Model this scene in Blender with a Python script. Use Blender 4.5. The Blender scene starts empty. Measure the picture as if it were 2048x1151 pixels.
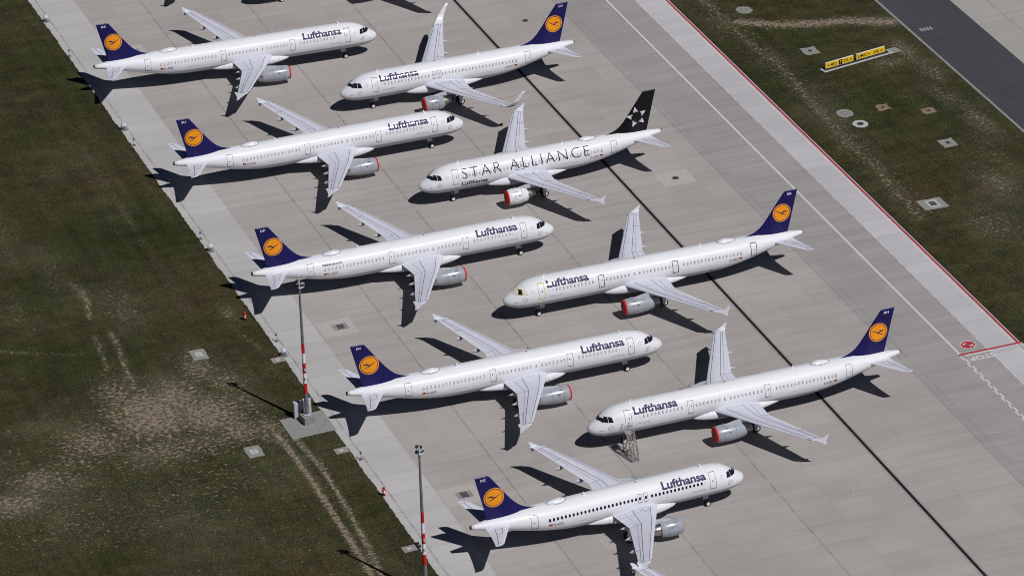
import bpy, bmesh, math, random
from mathutils import Vector, Matrix
random.seed(7)
PI = math.pi
scene = bpy.context.scene
COL = scene.collection

# ------------------------------------------------------------ camera, sky, sun, exposure
camd = bpy.data.cameras.new('Camera')
cam = bpy.data.objects.new('Camera', camd); COL.objects.link(cam)
camd.sensor_width = 36; camd.lens = 165.37; camd.clip_start = 5; camd.clip_end = 6000
A0 = math.atan2(0.33097976, 0.94363785)
def rotz(v, a): return Vector((v[0]*math.cos(a)-v[1]*math.sin(a), v[0]*math.sin(a)+v[1]*math.cos(a), v[2]))
p_, r_ = 0.47162521, -0.03817344
fw = Vector((0, math.cos(p_), -math.sin(p_))); rt = Vector((1, 0, 0)); up = rt.cross(fw)
rt2 = rt*math.cos(r_)+up*math.sin(r_); up2 = -rt*math.sin(r_)+up*math.cos(r_)
rt2, up2, fw = rotz(rt2, -A0), rotz(up2, -A0), rotz(fw, -A0)
m4 = Matrix((rt2, up2, -fw)).transposed().to_4x4()
m4.translation = Vector((-219.292, -558.662, 297.259))
cam.matrix_world = m4
scene.camera = cam

SUN_EL, SHADOW_AZ = math.radians(53.0), 1.9809
w = bpy.data.worlds.new('World'); scene.world = w; w.use_nodes = True
wn = w.node_tree; wn.nodes.clear()
sky = wn.nodes.new('ShaderNodeTexSky'); sky.sky_type = 'NISHITA'; sky.sun_disc = False
sky.sun_elevation = SUN_EL; sky.sun_rotation = PI/2-(SHADOW_AZ+PI)
sky.altitude = 1500; sky.air_density = 0.32; sky.dust_density = 0.0; sky.ozone_density = 4.0
bg = wn.nodes.new('ShaderNodeBackground'); bg.inputs[1].default_value = 0.05
wo = wn.nodes.new('ShaderNodeOutputWorld')
wn.links.new(sky.outputs[0], bg.inputs[0]); wn.links.new(bg.outputs[0], wo.inputs[0])
sl = bpy.data.lights.new('Sun', 'SUN'); sl.energy = 5.0; sl.angle = math.radians(0.5); sl.color = (1, 0.968, 0.95)
sun = bpy.data.objects.new('Sun', sl); COL.objects.link(sun)
sd = Vector((math.cos(SHADOW_AZ)*math.cos(SUN_EL), math.sin(SHADOW_AZ)*math.cos(SUN_EL), -math.sin(SUN_EL)))
sun.rotation_euler = sd.to_track_quat('-Z', 'Y').to_euler()
sun.location = (100, -200, 300)
vs = scene.view_settings
scene.cycles.pixel_filter_type = 'BLACKMAN_HARRIS'; scene.cycles.filter_width = 1.0
vs.view_transform = 'Standard'; vs.look = 'None'; vs.exposure = -0.45; vs.gamma = 1.0; vs.use_curve_mapping = False

# ------------------------------------------------------------ materials
class NT:
    def __init__(s, name):
        s.m = bpy.data.materials.new(name); s.m.use_nodes = True; s.t = s.m.node_tree
        s.b = s.t.nodes['Principled BSDF']
    def n(s, k, **kw):
        q = s.t.nodes.new(k)
        for a, v in kw.items(): setattr(q, a, v)
        return q
    def l(s, a, b): s.t.links.new(a, b)
    def coord(s, scale=(1, 1, 1), geo=False):
        c = s.n('ShaderNodeNewGeometry').outputs['Position'] if geo else s.n('ShaderNodeTexCoord').outputs['Object']
        mp = s.n('ShaderNodeMapping'); mp.inputs['Scale'].default_value = scale
        s.l(c, mp.inputs[0]); return mp.outputs[0]
    def noise(s, vec, scale, detail=4, rough=.6):
        q = s.n('ShaderNodeTexNoise'); q.inputs['Scale'].default_value = scale
        q.inputs['Detail'].default_value = detail; q.inputs['Roughness'].default_value = rough
        s.l(vec, q.inputs['Vector']); return q.outputs['Fac']
    def ramp(s, fac, stops):
        mx = max(p for p, c in stops)
        if mx > 1:
            q0 = s.n('ShaderNodeMath', operation='MULTIPLY'); s.l(fac, q0.inputs[0]); q0.inputs[1].default_value = 1/mx; fac = q0.outputs[0]
            stops = [(p/mx, c) for p, c in stops]
        q = s.n('ShaderNodeValToRGB'); e = q.color_ramp.elements
        while len(e) < len(stops): e.new(0.5)
        for i, (p, c) in enumerate(stops):
            e[i].position = p; e[i].color = (c, c, c, 1) if isinstance(c, (int, float)) else (*c, 1)
        s.l(fac, q.inputs[0]); return q.outputs[0]
    def mix(s, f, a, b, mode='MIX'):
        q = s.n('ShaderNodeMix', data_type='RGBA', blend_type=mode)
        for sock, v in ((q.inputs[0], f), (q.inputs[6], a), (q.inputs[7], b)):
            if hasattr(v, 'is_output') or isinstance(v, bpy.types.NodeSocket): s.l(v, sock)
            elif isinstance(v, (int, float)): sock.default_value = v if sock.type == 'VALUE' else (v, v, v, 1)
            else: sock.default_value = (*v, 1)
        return q.outputs[2]
    def math(s, op, a, b=0.0):
        q = s.n('ShaderNodeMath', operation=op)
        for sock, v in ((q.inputs[0], a), (q.inputs[1], b)):
            if isinstance(v, (int, float)): sock.default_value = v
            else: s.l(v, sock)
        return q.outputs[0]
    def col(s, c):
        i = s.b.inputs['Base Color']
        if isinstance(c, tuple): i.default_value = (*c, 1)
        else: s.l(c, i)
    def set(s, **kw):
        for k, v in kw.items(): s.b.inputs[k].default_value = v
        return s
    def bump(s, h, strength, dist=.02):
        q = s.n('ShaderNodeBump'); q.inputs['Strength'].default_value = strength; q.inputs['Distance'].default_value = dist
        s.l(h, q.inputs['Height']); s.l(q.outputs[0], s.b.inputs['Normal'])

def simple(name, c, rough=.5, metal=0.0, var=.12, scale=3.0, coat=0.0):
    t = NT(name); v = t.coord()
    f = t.noise(v, scale, 3)
    lo = tuple(x*(1-var) for x in c); hi = tuple(min(1, x*(1+var)) for x in c)
    t.col(t.ramp(f, [(.3, lo), (.7, hi)]))
    t.set(Roughness=rough, Metallic=metal)
    t.b.inputs['Coat Weight'].default_value = coat
    if coat == 0 and metal == 0: t.b.inputs['Specular IOR Level'].default_value = .3
    t.b.inputs['Coat Roughness'].default_value = .05
    return t.m

def mat_fuselage():
    t = NT('white_aircraft_paint'); v = t.coord((1, 1, 1))
    f = t.noise(t.coord((.35, 1, 1)), 1.6, 4)
    c = t.ramp(f, [(.3, (.69, .705, .755)), (.7, (.74, .75, .79))])
    sep = t.n('ShaderNodeSeparateXYZ'); t.l(v, sep.inputs[0])
    # light grey lower fuselage below a crisp paint line
    g = t.math('LESS_THAN', sep.outputs[2], 2.82)
    belly = t.ramp(t.noise(t.coord((.5, 3, 3)), 1.2, 5), [(.3, (.30, .31, .34)), (.7, (.44, .45, .48))])
    c = t.mix(g, c, belly)
    # circumferential skin joints
    br = t.math('FRACT', t.math('MULTIPLY', sep.outputs[0], 1/3.2))
    ln = t.math('LESS_THAN', br, .012)
    c = t.mix(t.math('MULTIPLY', ln, .22), c, (.35, .36, .4))
    t.col(c); t.set(Roughness=.5); t.b.inputs['Specular IOR Level'].default_value = .3; t.b.inputs['Coat Weight'].default_value = .8; t.b.inputs['Coat Roughness'].default_value = .09
    return t.m
def mat_wing():
    t = NT('pale_grey_wing_paint')
    f = t.noise(t.coord((.6, .35, 1)), 2.2, 5)
    c = t.ramp(f, [(.3, (.56, .575, .67)), (.7, (.62, .635, .735))])
    f2 = t.noise(t.coord((.5, 4, 1)), 1.5, 4)
    c = t.mix(t.ramp(f2, [(.62, 0), (.8, .25)]), c, (.38, .38, .4))
    t.col(c); t.set(Roughness=.42); t.b.inputs['Coat Weight'].default_value = .25
    return t.m

M = {}
M['white'] = mat_fuselage()
M['wing'] = mat_wing()
M['whitetrim'] = simple('white_trim_paint', (.68, .695, .75), .3, coat=.5)
M['navy'] = simple('navy_fin_paint', (.009, .007, .085), .35, var=.10, coat=0)
M['letter_navy'] = simple('navy_letter_paint', (.005, .005, .075), .6, var=.05, coat=.12)
M['black_gloss'] = simple('black_fin_paint', (.004, .0045, .006), .3)
M['black'] = simple('black_paint', (.008, .008, .010), .5)
M['orange'] = simple('orange_logo_paint', (.88, .31, .006), .55, var=.04)
M['paleorange'] = simple('pale_orange_ring_paint', (.80, .33, .05), .4, var=.04)
M['line'] = simple('panel_joint_sealant', (.11, .11, .14), .6, var=.3, scale=6)
M['faint'] = simple('faint_seam_sealant', (.42, .42, .47), .6, var=.2, scale=6)
M['glass'] = simple('dark_cockpit_glass', (.012, .014, .022), .08, var=.3, coat=.5)
M['shade'] = simple('closed_window_shade', (.62, .62, .63), .5)
M['frame'] = simple('window_frame_metal', (.09, .09, .11), .45)
M['engine'] = simple('grey_cowl_paint', (.30, .325, .37), .28, var=.10, scale=1.5, coat=.5)
M['steel'] = simple('burnished_steel', (.42, .40, .38), .32, metal=.9, var=.3)
M['darkmetal'] = simple('dark_core_metal', (.035, .033, .03), .5, metal=.5, var=.4)
M['red'] = simple('red_cover_fabric', (.62, .012, .010), .6, var=.25, scale=5)
M['redbrown'] = simple('faded_red_cover', (.28, .035, .02), .7, var=.3)
M['tyre'] = simple('black_tyre_rubber', (.012, .012, .013), .8)
M['rim'] = simple('white_wheel_rim', (.62, .62, .64), .4)
M['strut'] = simple('grey_strut_metal', (.16, .16, .17), .4, metal=.3)
M['flagred'] = simple('flag_red', (.55, .02, .02), .5)
M['gold'] = simple('flag_gold', (.75, .42, .02), .5)
M['silver'] = simple('silver_star_paint', (.72, .72, .74), .35, metal=.2)
M['darksilver'] = simple('dark_star_facet', (.22, .22, .24), .35)
M['yellow'] = simple('yellow_masking_tape', (.55, .50, .10), .6)
M['lgrey'] = simple('light_grey_enamel', (.44, .46, .51), .45)
M['cabinet'] = simple('weathered_cabinet_paint', (.62, .64, .70), .5, var=.2)
M['mast'] = simple('galvanised_mast_steel', (.20, .22, .25), .4, metal=.4, var=.25)
M['mastred'] = simple('mast_red_paint', (.50, .015, .012), .45)
M['mastwhite'] = simple('mast_white_paint', (.72, .72, .74), .45)
M['blue'] = simple('blue_lamp_housing', (.02, .04, .30), .3)
M['signyellow'] = simple('sign_yellow_face', (.80, .50, .01), .5, var=.05)
M['stair'] = simple('worn_aluminium_stair', (.34, .33, .33), .45, metal=.3, var=.25)
M['stairred'] = simple('faded_red_tube', (.36, .20, .18), .5)

# ------------------------------------------------------------ generic helpers
def tag(o, label=None, cat=None, group=None, kind=None):
    if label: o['label'] = label
    if cat: o['category'] = cat
    if group: o['group'] = group
    if kind: o['kind'] = kind
    return o
def empty(name, loc=(0, 0, 0), rz=0.0):
    o = bpy.data.objects.new(name, None); COL.objects.link(o)
    o.location = loc; o.rotation_euler = (0, 0, rz); o.empty_display_size = 1
    return o
def link(name, mesh, parent=None, loc=(0, 0, 0), rz=0.0):
    o = bpy.data.objects.new(name, mesh); COL.objects.link(o)
    if parent: o.parent = parent
    o.location = loc
    if rz: o.rotation_euler = (0, 0, rz)
    return o
class MB:
    """collects faces for one mesh; each face carries a material index"""
    def __init__(s): s.v = []; s.f = []; s.mi = []; s.sm = []; s.mats = []
    def mat(s, m):
        if m not in s.mats: s.mats.append(m)
        return s.mats.index(m)
    def add(s, vs, fs, m, smooth=False):
        b = len(s.v); s.v += [tuple(v) for v in vs]; k = s.mat(m)
        for f in fs: s.f.append([b+i for i in f]); s.mi.append(k); s.sm.append(smooth)
    def box(s, c, d, m, rz=0.0):
        x, y, z = d[0]/2, d[1]/2, d[2]/2; ca, sa = math.cos(rz), math.sin(rz)
        P = [(i*x, j*y, k*z) for i in (-1, 1) for j in (-1, 1) for k in (-1, 1)]
        P = [(c[0]+a*ca-b*sa, c[1]+a*sa+b*ca, c[2]+e) for a, b, e in P]
        s.add(P, [(0, 1, 3, 2), (4, 6, 7, 5), (0, 4, 5, 1), (2, 3, 7, 6), (0, 2, 6, 4), (1, 5, 7, 3)], m)
    def tube(s, a, b, r0, m, r1=None, n=10, caps=True):
        r1 = r0 if r1 is None else r1; a = Vector(a); b = Vector(b); d = (b-a).normalized()
        u = d.orthogonal().normalized(); v = d.cross(u); P = []
        for c, r in ((a, r0), (b, r1)):
            P += [c+(u*math.cos(t)+v*math.sin(t))*r for t in [2*PI*i/n for i in range(n)]]
        F = [(i, (i+1) % n, n+(i+1) % n, n+i) for i in range(n)]
        s.add(P, F, m, True)
        if caps: s.add(P[:n], [tuple(range(n))[::-1]], m); s.add(P[n:], [tuple(range(n))], m)
    def lathe(s, prof, m, cy, cz, n=28, axis='x', sq=1.0):
        """prof: (x, r) pairs revolved round a line parallel to X"""
        P = []
        for x, r in prof:
            for i in range(n):
                t = 2*PI*i/n; P.append((x, cy+r*math.cos(t), cz+r*math.sin(t)*sq))
        F = []
        for k in range(len(prof)-1):
            for i in range(n):
                j = (i+1) % n; F.append((k*n+i, k*n+j, (k+1)*n+j, (k+1)*n+i))
        s.add(P, F, m, True)
    def mesh(s, name):
        me = bpy.data.meshes.new(name); me.from_pydata(s.v, [], s.f)
        for m in s.mats: me.materials.append(m)
        me.polygons.foreach_set('material_index', s.mi); me.polygons.foreach_set('use_smooth', s.sm)
        bm = bmesh.new(); bm.from_mesh(me)
        bmesh.ops.delete(bm, geom=[v for v in bm.verts if not v.link_faces], context='VERTS')
        bmesh.ops.remove_doubles(bm, verts=bm.verts, dist=1e-5)
        bmesh.ops.recalc_face_normals(bm, faces=bm.faces)
        bm.to_mesh(me); bm.free(); me.update()
        return me
    def obj(s, name, parent=None, loc=(0, 0, 0), rz=0.0): return link(name, s.mesh(name), parent, loc, rz)
def smooth_angle(me, ang=35):
    bm = bmesh.new(); bm.from_mesh(me); lim = math.radians(ang)
    for f in bm.faces: f.smooth = True
    for e in bm.edges:
        e.smooth = not (len(e.link_faces) == 2 and e.calc_face_angle(0) > lim)
    bm.to_mesh(me); bm.free(); return me

# flat outlines (fonts and drawn shapes), cut finely enough to be laid on curved skin
def refine(vs, fs, maxlen):
    bm = bmesh.new(); V = [bm.verts.new((x, y, 0)) for x, y in vs]
    for f in fs:
        try: bm.faces.new([V[i] for i in f])
        except ValueError: pass
    bmesh.ops.triangulate(bm, faces=bm.faces)
    for _ in range(6):
        E = [e for e in bm.edges if e.calc_length() > maxlen]
        if not E: break
        bmesh.ops.subdivide_edges(bm, edges=E, cuts=1, use_grid_fill=False)
        bmesh.ops.triangulate(bm, faces=[f for f in bm.faces if len(f.verts) > 3])
    bm.verts.index_update()
    r = [(v.co.x, v.co.y) for v in bm.verts], [[v.index for v in f.verts] for f in bm.faces]
    bm.free(); return r
TXT = {}
def text2d(body, w_, h, bold=0.0, maxlen=.3, space=1.0):
    """outline of a word scaled to width w_ and capital height h"""
    key = (body, w_, h, bold, maxlen, space)
    if key in TXT: return TXT[key]
    c = bpy.data.curves.new('t', 'FONT'); c.body = body; c.offset = bold; c.resolution_u = 4; c.space_character = space
    o = bpy.data.objects.new('t', c); COL.objects.link(o)
    bpy.context.view_layer.update()
    me = bpy.data.meshes.new_from_object(o.evaluated_get(bpy.context.evaluated_depsgraph_get()))
    V = [(v.co.x, v.co.y) for v in me.vertices]; F = [list(p.vertices) for p in me.polygons]
    bpy.data.objects.remove(o); bpy.data.curves.remove(c); bpy.data.meshes.remove(me)
    x0 = min(v[0] for v in V); x1 = max(v[0] for v in V); y0 = min(v[1] for v in V); y1 = max(v[1] for v in V)
    V = [((x-x0)/(x1-x0)*w_, (y-y0)/(y1-y0)*h) for x, y in V]
    TXT[key] = refine(V, F, maxlen); return TXT[key]
def ring2d(cx, cy, r0, r1, n=40):
    V = [(cx+r*math.cos(2*PI*i/n), cy+r*math.sin(2*PI*i/n)) for r in (r0, r1) for i in range(n)]
    return V, [(i, (i+1) % n, n+(i+1) % n, n+i) for i in range(n)]
def disc2d(cx, cy, r, n=40, sy=1.0, maxlen=None):
    V = [(cx+r*math.cos(2*PI*i/n), cy+r*sy*math.sin(2*PI*i/n)) for i in range(n)]
    return refine(V, [tuple(range(n))], maxlen or 9)
CRANE = [  # flying crane, beak to the right, in a unit disc
    [(.86, .34), (.60, .20), (.38, .05), (.20, -.06), (.02, -.17), (-.20, -.28), (-.55, -.42), (-.60, -.36), (-.30, -.22), (-.16, -.13), (-.05, -.04), (.06, .02), (.30, .12), (.56, .27), (.82, .38)],
    [(.06, .02), (-.05, .05), (-.14, .16), (-.26, .24), (-.45, .23), (-.80, .14), (-.84, .08), (-.60, .05), (-.36, .04), (-.20, .0), (-.10, -.06), (.0, -.10)]]
def crane2d(cx, cy, r, flip=1):
    V, F = [], []
    for poly in CRANE:
        b = len(V); V += [(cx+x*r*flip, cy+y*r) for x, y in poly]; F.append([b+i for i in range(len(poly))])
    return refine(V, F, .5)

# ------------------------------------------------------------ aircraft shape tables (metres; s = distance behind the nose)
TOP = [(0, 3.11), (.05, 3.34), (.15, 3.5), (.3, 3.66), (.5, 3.82), (.8, 4.03), (1.2, 4.28), (1.5, 4.46), (1.9, 4.75), (2.3, 5.02), (2.8, 5.3), (3.4, 5.53), (4.2, 5.7), (5, 5.8), (6, 5.87), (28, 5.87), (30, 5.85), (32, 5.78), (34, 5.62), (36, 5.40), (37.5, 5.24)]
BOT = [(0, 3.11), (.05, 2.88), (.15, 2.72), (.3, 2.55), (.5, 2.4), (.8, 2.24), (1.5, 2.0), (2.5, 1.82), (4, 1.74), (6, 1.73), (22, 1.73), (24, 1.79), (26, 2.02), (28, 2.42), (30, 2.9), (32, 3.4), (34, 3.9), (36, 4.38), (37.5, 4.70)]
WID = [(0, .0), (.05, .26), (.15, .45), (.3, .64), (.5, .84), (.8, 1.07), (1.2, 1.3), (1.9, 1.58), (2.8, 1.79), (4, 1.92), (5, 1.96), (6, 1.975), (24, 1.975), (26, 1.95), (28, 1.86), (30, 1.68), (32, 1.42), (34, 1.08), (36, .62), (37.5, .27)]
def interp(T, x):
    if x <= T[0][0]: return T[0][1]
    for (a, p), (b, q) in zip(T, T[1:]):
        if x <= b: return p+(q-p)*(x-a)/(b-a)
    return T[-1][1]
def sm(T, x):  # gently smoothed table
    if x < .7: return interp(T, x)
    d = min(.35, x*.25) if x < 8 else 1.0
    if x+d > 37.5: d = max(0, 37.5-x)
    return (interp(T, x-d)+2*interp(T, x)+interp(T, x+d))/4
S0 = 18.0
class Frame:
    """fuselage of one length: L1 metres of extra barrel ahead of the wing, L2 behind it"""
    def __init__(s, long): s.long = long; s.L1, s.L2 = (4.27, 2.67) if long else (0, 0)
    def base(s, S):
        if S < 9: return S
        if S < 9+s.L1: return 9.0
        S -= s.L1
        if S < 21: return S
        if S < 21+s.L2: return 21.0
        return S-s.L2
    def wing(s, b): return b+s.L1
    def tail(s, b): return b+s.L1+s.L2
    def sec(s, S):
        b = s.base(S); t, bo, w_ = sm(TOP, b), sm(BOT, b), sm(WID, b); return (t+bo)/2, (t-bo)/2, w_
    def at_z(s, S, z, side, off=.012):
        zc, r, w_ = s.sec(S); q = max(-1, min(1, (z-zc)/r)); t = math.asin(q)
        n = Vector((0, math.cos(t)/w_, math.sin(t)/r)).normalized()
        return Vector((S0-S, side*(w_*math.cos(t)+n.y*off), zc+r*math.sin(t)+n.z*off))
    def at_arc(s, S, z0, v, side, off=.012):
        zc, r, w_ = s.sec(S); t = math.asin(max(-1, min(1, (z0-zc)/r)))+v/((r+w_)/2)
        n = Vector((0, math.cos(t)/w_, math.sin(t)/r)).normalized()
        return Vector((S0-S, side*(w_*math.cos(t)+n.y*off), zc+r*math.sin(t)+n.z*off))
    def at_y(s, S, y, off=.012):
        zc, r, w_ = s.sec(S); q = max(-.999, min(.999, y/w_)); return Vector((S0-S, y, zc+r*math.sqrt(1-q*q)+off))
FR = {True: Frame(True), False: Frame(False)}

def fuselage_mesh(fr):
    mb = MB(); n = 56
    st = [0.004, .02, .05, .1, .17, .27, .4, .55, .75, 1, 1.3, 1.6, 1.9, 2.2, 2.6, 3, 3.5, 4, 4.6, 5.2, 6, 7, 8]
    end = 37.5+fr.L1+fr.L2; x = 9.5
    while x < end-.3: st.append(x); x += 1.0 if x < end-14 else .7
    st.append(end)
    P = []
    for S in st:
        zc, r, w_ = fr.sec(S)
        P += [(S0-S, w_*math.cos(2*PI*i/n), zc+r*math.sin(2*PI*i/n)) for i in range(n)]
    F = [(k*n+i, k*n+(i+1) % n, (k+1)*n+(i+1) % n, (k+1)*n+i) for k in range(len(st)-1) for i in range(n)]
    mb.add(P, F, M['white'], True)
    mb.add(P[:n], [tuple(range(n))], M['white'], True)
    mb.add(P[-n:], [tuple(range(n))], M['darkmetal'])
    return mb.mesh('fuselage')
def fairing_mesh(fr):
    mb = MB(); n = 40; a, b = fr.wing(9.9), fr.wing(22.4); P = []; st = 26
    for k in range(st+1):
        u = k/st; S = a+(b-a)*u
        e = max(.02, math.sin(PI*(u**.85))**.75) if u not in (0, 1) else .02
        e2 = min(1, e*1.08)
        w_ = 1.2+1.22*e2; up_ = .3+.88*e2; dn = .2+.62*e2; zc = 2.25
        for i in range(n):
            t = 2*PI*i/n; c, s_ = math.cos(t), math.sin(t)
            P.append((S0-S, w_*math.copysign(abs(c)**.8, c), zc+(up_ if s_ > 0 else dn)*math.copysign(abs(s_)**.9, s_)))
    F = [(k*n+i, k*n+(i+1) % n, (k+1)*n+(i+1) % n, (k+1)*n+i) for k in range(st) for i in range(n)]
    mb.add(P, F, M['whitetrim'], True)
    mb.add(P[:n], [tuple(range(n))], M['whitetrim']); mb.add(P[-n:], [tuple(range(n))], M['whitetrim'])
    return mb.mesh('wing_fairing')

# wing planform in short-fuselage stations
def w_le(y): return 11.85+.514*y
def w_te(y): return 18.98-.075*(y-2) if y < 6.3 else 18.66+(y-6.3)*.322
def w_z(y): return 2.95+(y-1.97)*.0892
def w_t(y): return .145-.035*min(1, y/8)
AF = [(0, 0, 0), (.012, .19, -.13), (.04, .34, -.23), (.1, .50, -.36), (.2, .60, -.45), (.35, .62, -.46), (.5, .54, -.38), (.65, .41, -.26), (.8, .24, -.12), (.92, .10, -.03), (1, .012, -.012)]
def af(c, k):
    for a, b in zip(AF, AF[1:]):
        if c <= b[0]: return a[k]+(b[k]-a[k])*(c-a[0])/(b[0]-a[0])
    return 0
def wing_pt(fr, y, c, top=True, off=0.0, side=1):
    le, te = w_le(y), w_te(y); ch = te-le
    z = w_z(y)+af(c, 1 if top else 2)*ch*w_t(y)*1.0
    if y > 15.9:
        pass
    return Vector((S0-fr.wing(le+ch*c), side*y, z+off))
def strip_on_wing(mb, fr, side, pts, wd, m, off=.012):
    """dark joint line through (y, chord fraction) points on the upper skin"""
    Q = []
    for (y0, c0), (y1, c1) in zip(pts, pts[1:]):
        n = max(1, int(abs(y1-y0)/1.2)+int(abs(c1-c0)/.12))
        Q += [(y0+(y1-y0)*i/n, c0+(c1-c0)*i/n) for i in range(n)]
    Q.append(pts[-1]); V = []
    P = [wing_pt(fr, y, c, True, off, side) for y, c in Q]
    for i, p in enumerate(P):
        d = (P[min(i+1, len(P)-1)]-P[max(i-1, 0)]); d.z = 0; d.normalize(); nrm = Vector((-d.y, d.x, 0))*wd/2
        V += [p+nrm, p-nrm]
    mb.add(V, [(2*i, 2*i+1, 2*i+3, 2*i+2) for i in range(len(P)-1)], m)
def wing_mesh(fr, side):
    mb = MB(); ys = [0.6, 2, 3.2, 4.6, 6.3, 8, 10, 12, 14, 15.6, 16.35]
    cs = [a[0] for a in AF]; loop = [(c, True) for c in cs]+[(c, False) for c in cs[-2:0:-1]]; n = len(loop); P = []
    for y in ys: P += [wing_pt(fr, y, c, t, 0, side) for c, t in loop]
    # rounded tip cap sweeping aft into the tip device
    for y, a, b in ((16.65, .30, 1.12), (16.88, .62, 1.25)):
        le, te = w_le(16.35), w_te(16.35); ch = te-le
        for c, t in loop:
            cc = a+(b-a)*c
            P.append(Vector((S0-fr.wing(le+ch*cc), side*y, w_z(y)+af(c, 1 if t else 2)*ch*.075)))
    F = []
    for k in range(len(ys)+1):
        for i in range(n): F.append((k*n+i, k*n+(i+1) % n, (k+1)*n+(i+1) % n, (k+1)*n+i))
    mb.add(P, F, M['wing'], True); mb.add(P[-n:], [tuple(range(n))], M['whitetrim'])
    S = lambda p, wd=.07, m='line': strip_on_wing(mb, fr, side, p, wd, M[m])
    S([(2.5, .17), (6.3, .155), (16.1, .17)], .07)
    S([(2.4, .60), (6.3, .545), (16.0, .60)], .07)
    S([(2.4, .79), (6.3, .70), (12.8, .74)], .035)
    S([(6.3, .55), (6.3, .98)], .05); S([(12.8, .60), (12.8, .99)], .07); S([(16.0, .18), (16.0, .98)], .06)
    for y in (5.0, 8.0, 10.6, 13.3): S([(y, .02), (y, .155)], .05)
    for y in (8.0, 9.6, 11.2): S([(y, .56), (y, .72)], .04, 'faint')
    S([(12.8, .745), (16.0, .78)], .06)
    for y in (4.2, 9.0, 14.4): S([(y, .2), (y, .55)], .035, 'faint')
    S([(3.1, .22), (9, .26), (15, .28)], .03, 'faint')
    S([(2.35, .2), (2.45, .95)], .04, 'faint')
    # black walkway box and small stencils near the tip slat
    S([(15.75, .03), (16.3, .05)], .12)
    if not fr.long:  # escape route outlines by the overwing exits
        for a, b in ((.22, .36), (.42, .56)):
            S([(2.6, a), (3.15, a), (3.25, a+.02), (3.25, b-.02), (3.15, b), (2.6, b)], .05)
        S([(3.5, .16), (3.7, .62), (3.3, .96)], .04)
    return smooth_angle(mb.mesh('wing'), 50)
def fairing_canoe(fr, side, y, s_end, hgt=.34):
    mb = MB(); n = 12; te = w_te(y); le = w_le(y); s0 = le+(te-le)*.58; z0 = w_z(y)-.12; P = []; st = 10
    for k in range(st+1):
        u = k/st; S = s0+(s_end-s0)*u; r = max(.012, .17*math.sin(PI*min(1, u*.72+.04))*(1 if u < .55 else (1-(u-.55)/.45)**.7+.03))
        zc = z0-hgt*math.sin(PI*min(.5, u*.8))-.02*u-u*.05
        P += [(S0-fr.wing(S), side*y+r*math.cos(2*PI*i/n), zc+r*1.9*math.sin(2*PI*i/n)) for i in range(n)]
    F = [(k*n+i, k*n+(i+1) % n, (k+1)*n+(i+1) % n, (k+1)*n+i) for k in range(st) for i in range(n)]
    mb.add(P, F, M['lgrey'], True); mb.add(P[:n], [tuple(range(n))], M['lgrey']); mb.add(P[-n:], [tuple(range(n))], M['lgrey'])
    return mb.mesh('flap_fairing')
def prism_y(mb, pts, y0, y1, m):
    """polygon of (s, z, yshift) extruded in y"""
    n = len(pts); P = [(S0-s_, y0+sh, z) for s_, z, sh in pts]+[(S0-s_, y1+sh, z) for s_, z, sh in pts]
    mb.add(P, [tuple(range(n)), tuple(range(n, 2*n))]+[(i, (i+1) % n, n+(i+1) % n, n+i) for i in range(n)], m)
def fence_mesh(fr, side):
    mb = MB(); W = fr.wing
    pts = [(W(20.95), 4.27, 0), (W(21.5), 4.52, .01), (W(22.15), 4.98, .04), (W(22.45), 5.0, .04), (W(22.2), 4.45, .01), (W(22.12), 4.22, 0), (W(22.12), 3.98, -.01), (W(22.2), 3.62, -.03), (W(21.95), 3.60, -.03), (W(21.45), 3.98, -.01)]
    pts = [(a, b, c*side) for a, b, c in pts]
    prism_y(mb, pts, side*16.9-.03, side*16.9+.03, M['whitetrim'])
    return mb.mesh('wingtip_fence')
def sharklet_mesh(fr, side):
    mb = MB(); st = []
    for k in range(11):
        u = k/10; t = math.radians(6+74*min(1, u*1.6)); st.append((u, t))
    y, z = 16.3, w_z(16.3)+.02; le = fr.wing(w_le(16.3)); P = []; n = 10; prev = 0
    for u, t in st:
        d = (u-prev)*3.15; prev = u; y += d*math.cos(t); z += d*math.sin(t); le += d*.83
        ch = 1.62*(1-u)+.52*u; th = .055*ch
        for i in range(n):
            a = 2*PI*i/n; c = .5-.5*math.cos(a); h = math.sin(a)*th*(1-.5*c)
            P.append((S0-(le+c*ch), side*(y-h*math.sin(t)), z+h*math.cos(t)))
    F = [(k*n+i, k*n+(i+1) % n, (k+1)*n+(i+1) % n, (k+1)*n+i) for k in range(10) for i in range(n)]
    mb.add(P, F, M['whitetrim'], True); mb.add(P[-n:], [tuple(range(n))], M['whitetrim'])
    return mb.mesh('sharklet')
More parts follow.
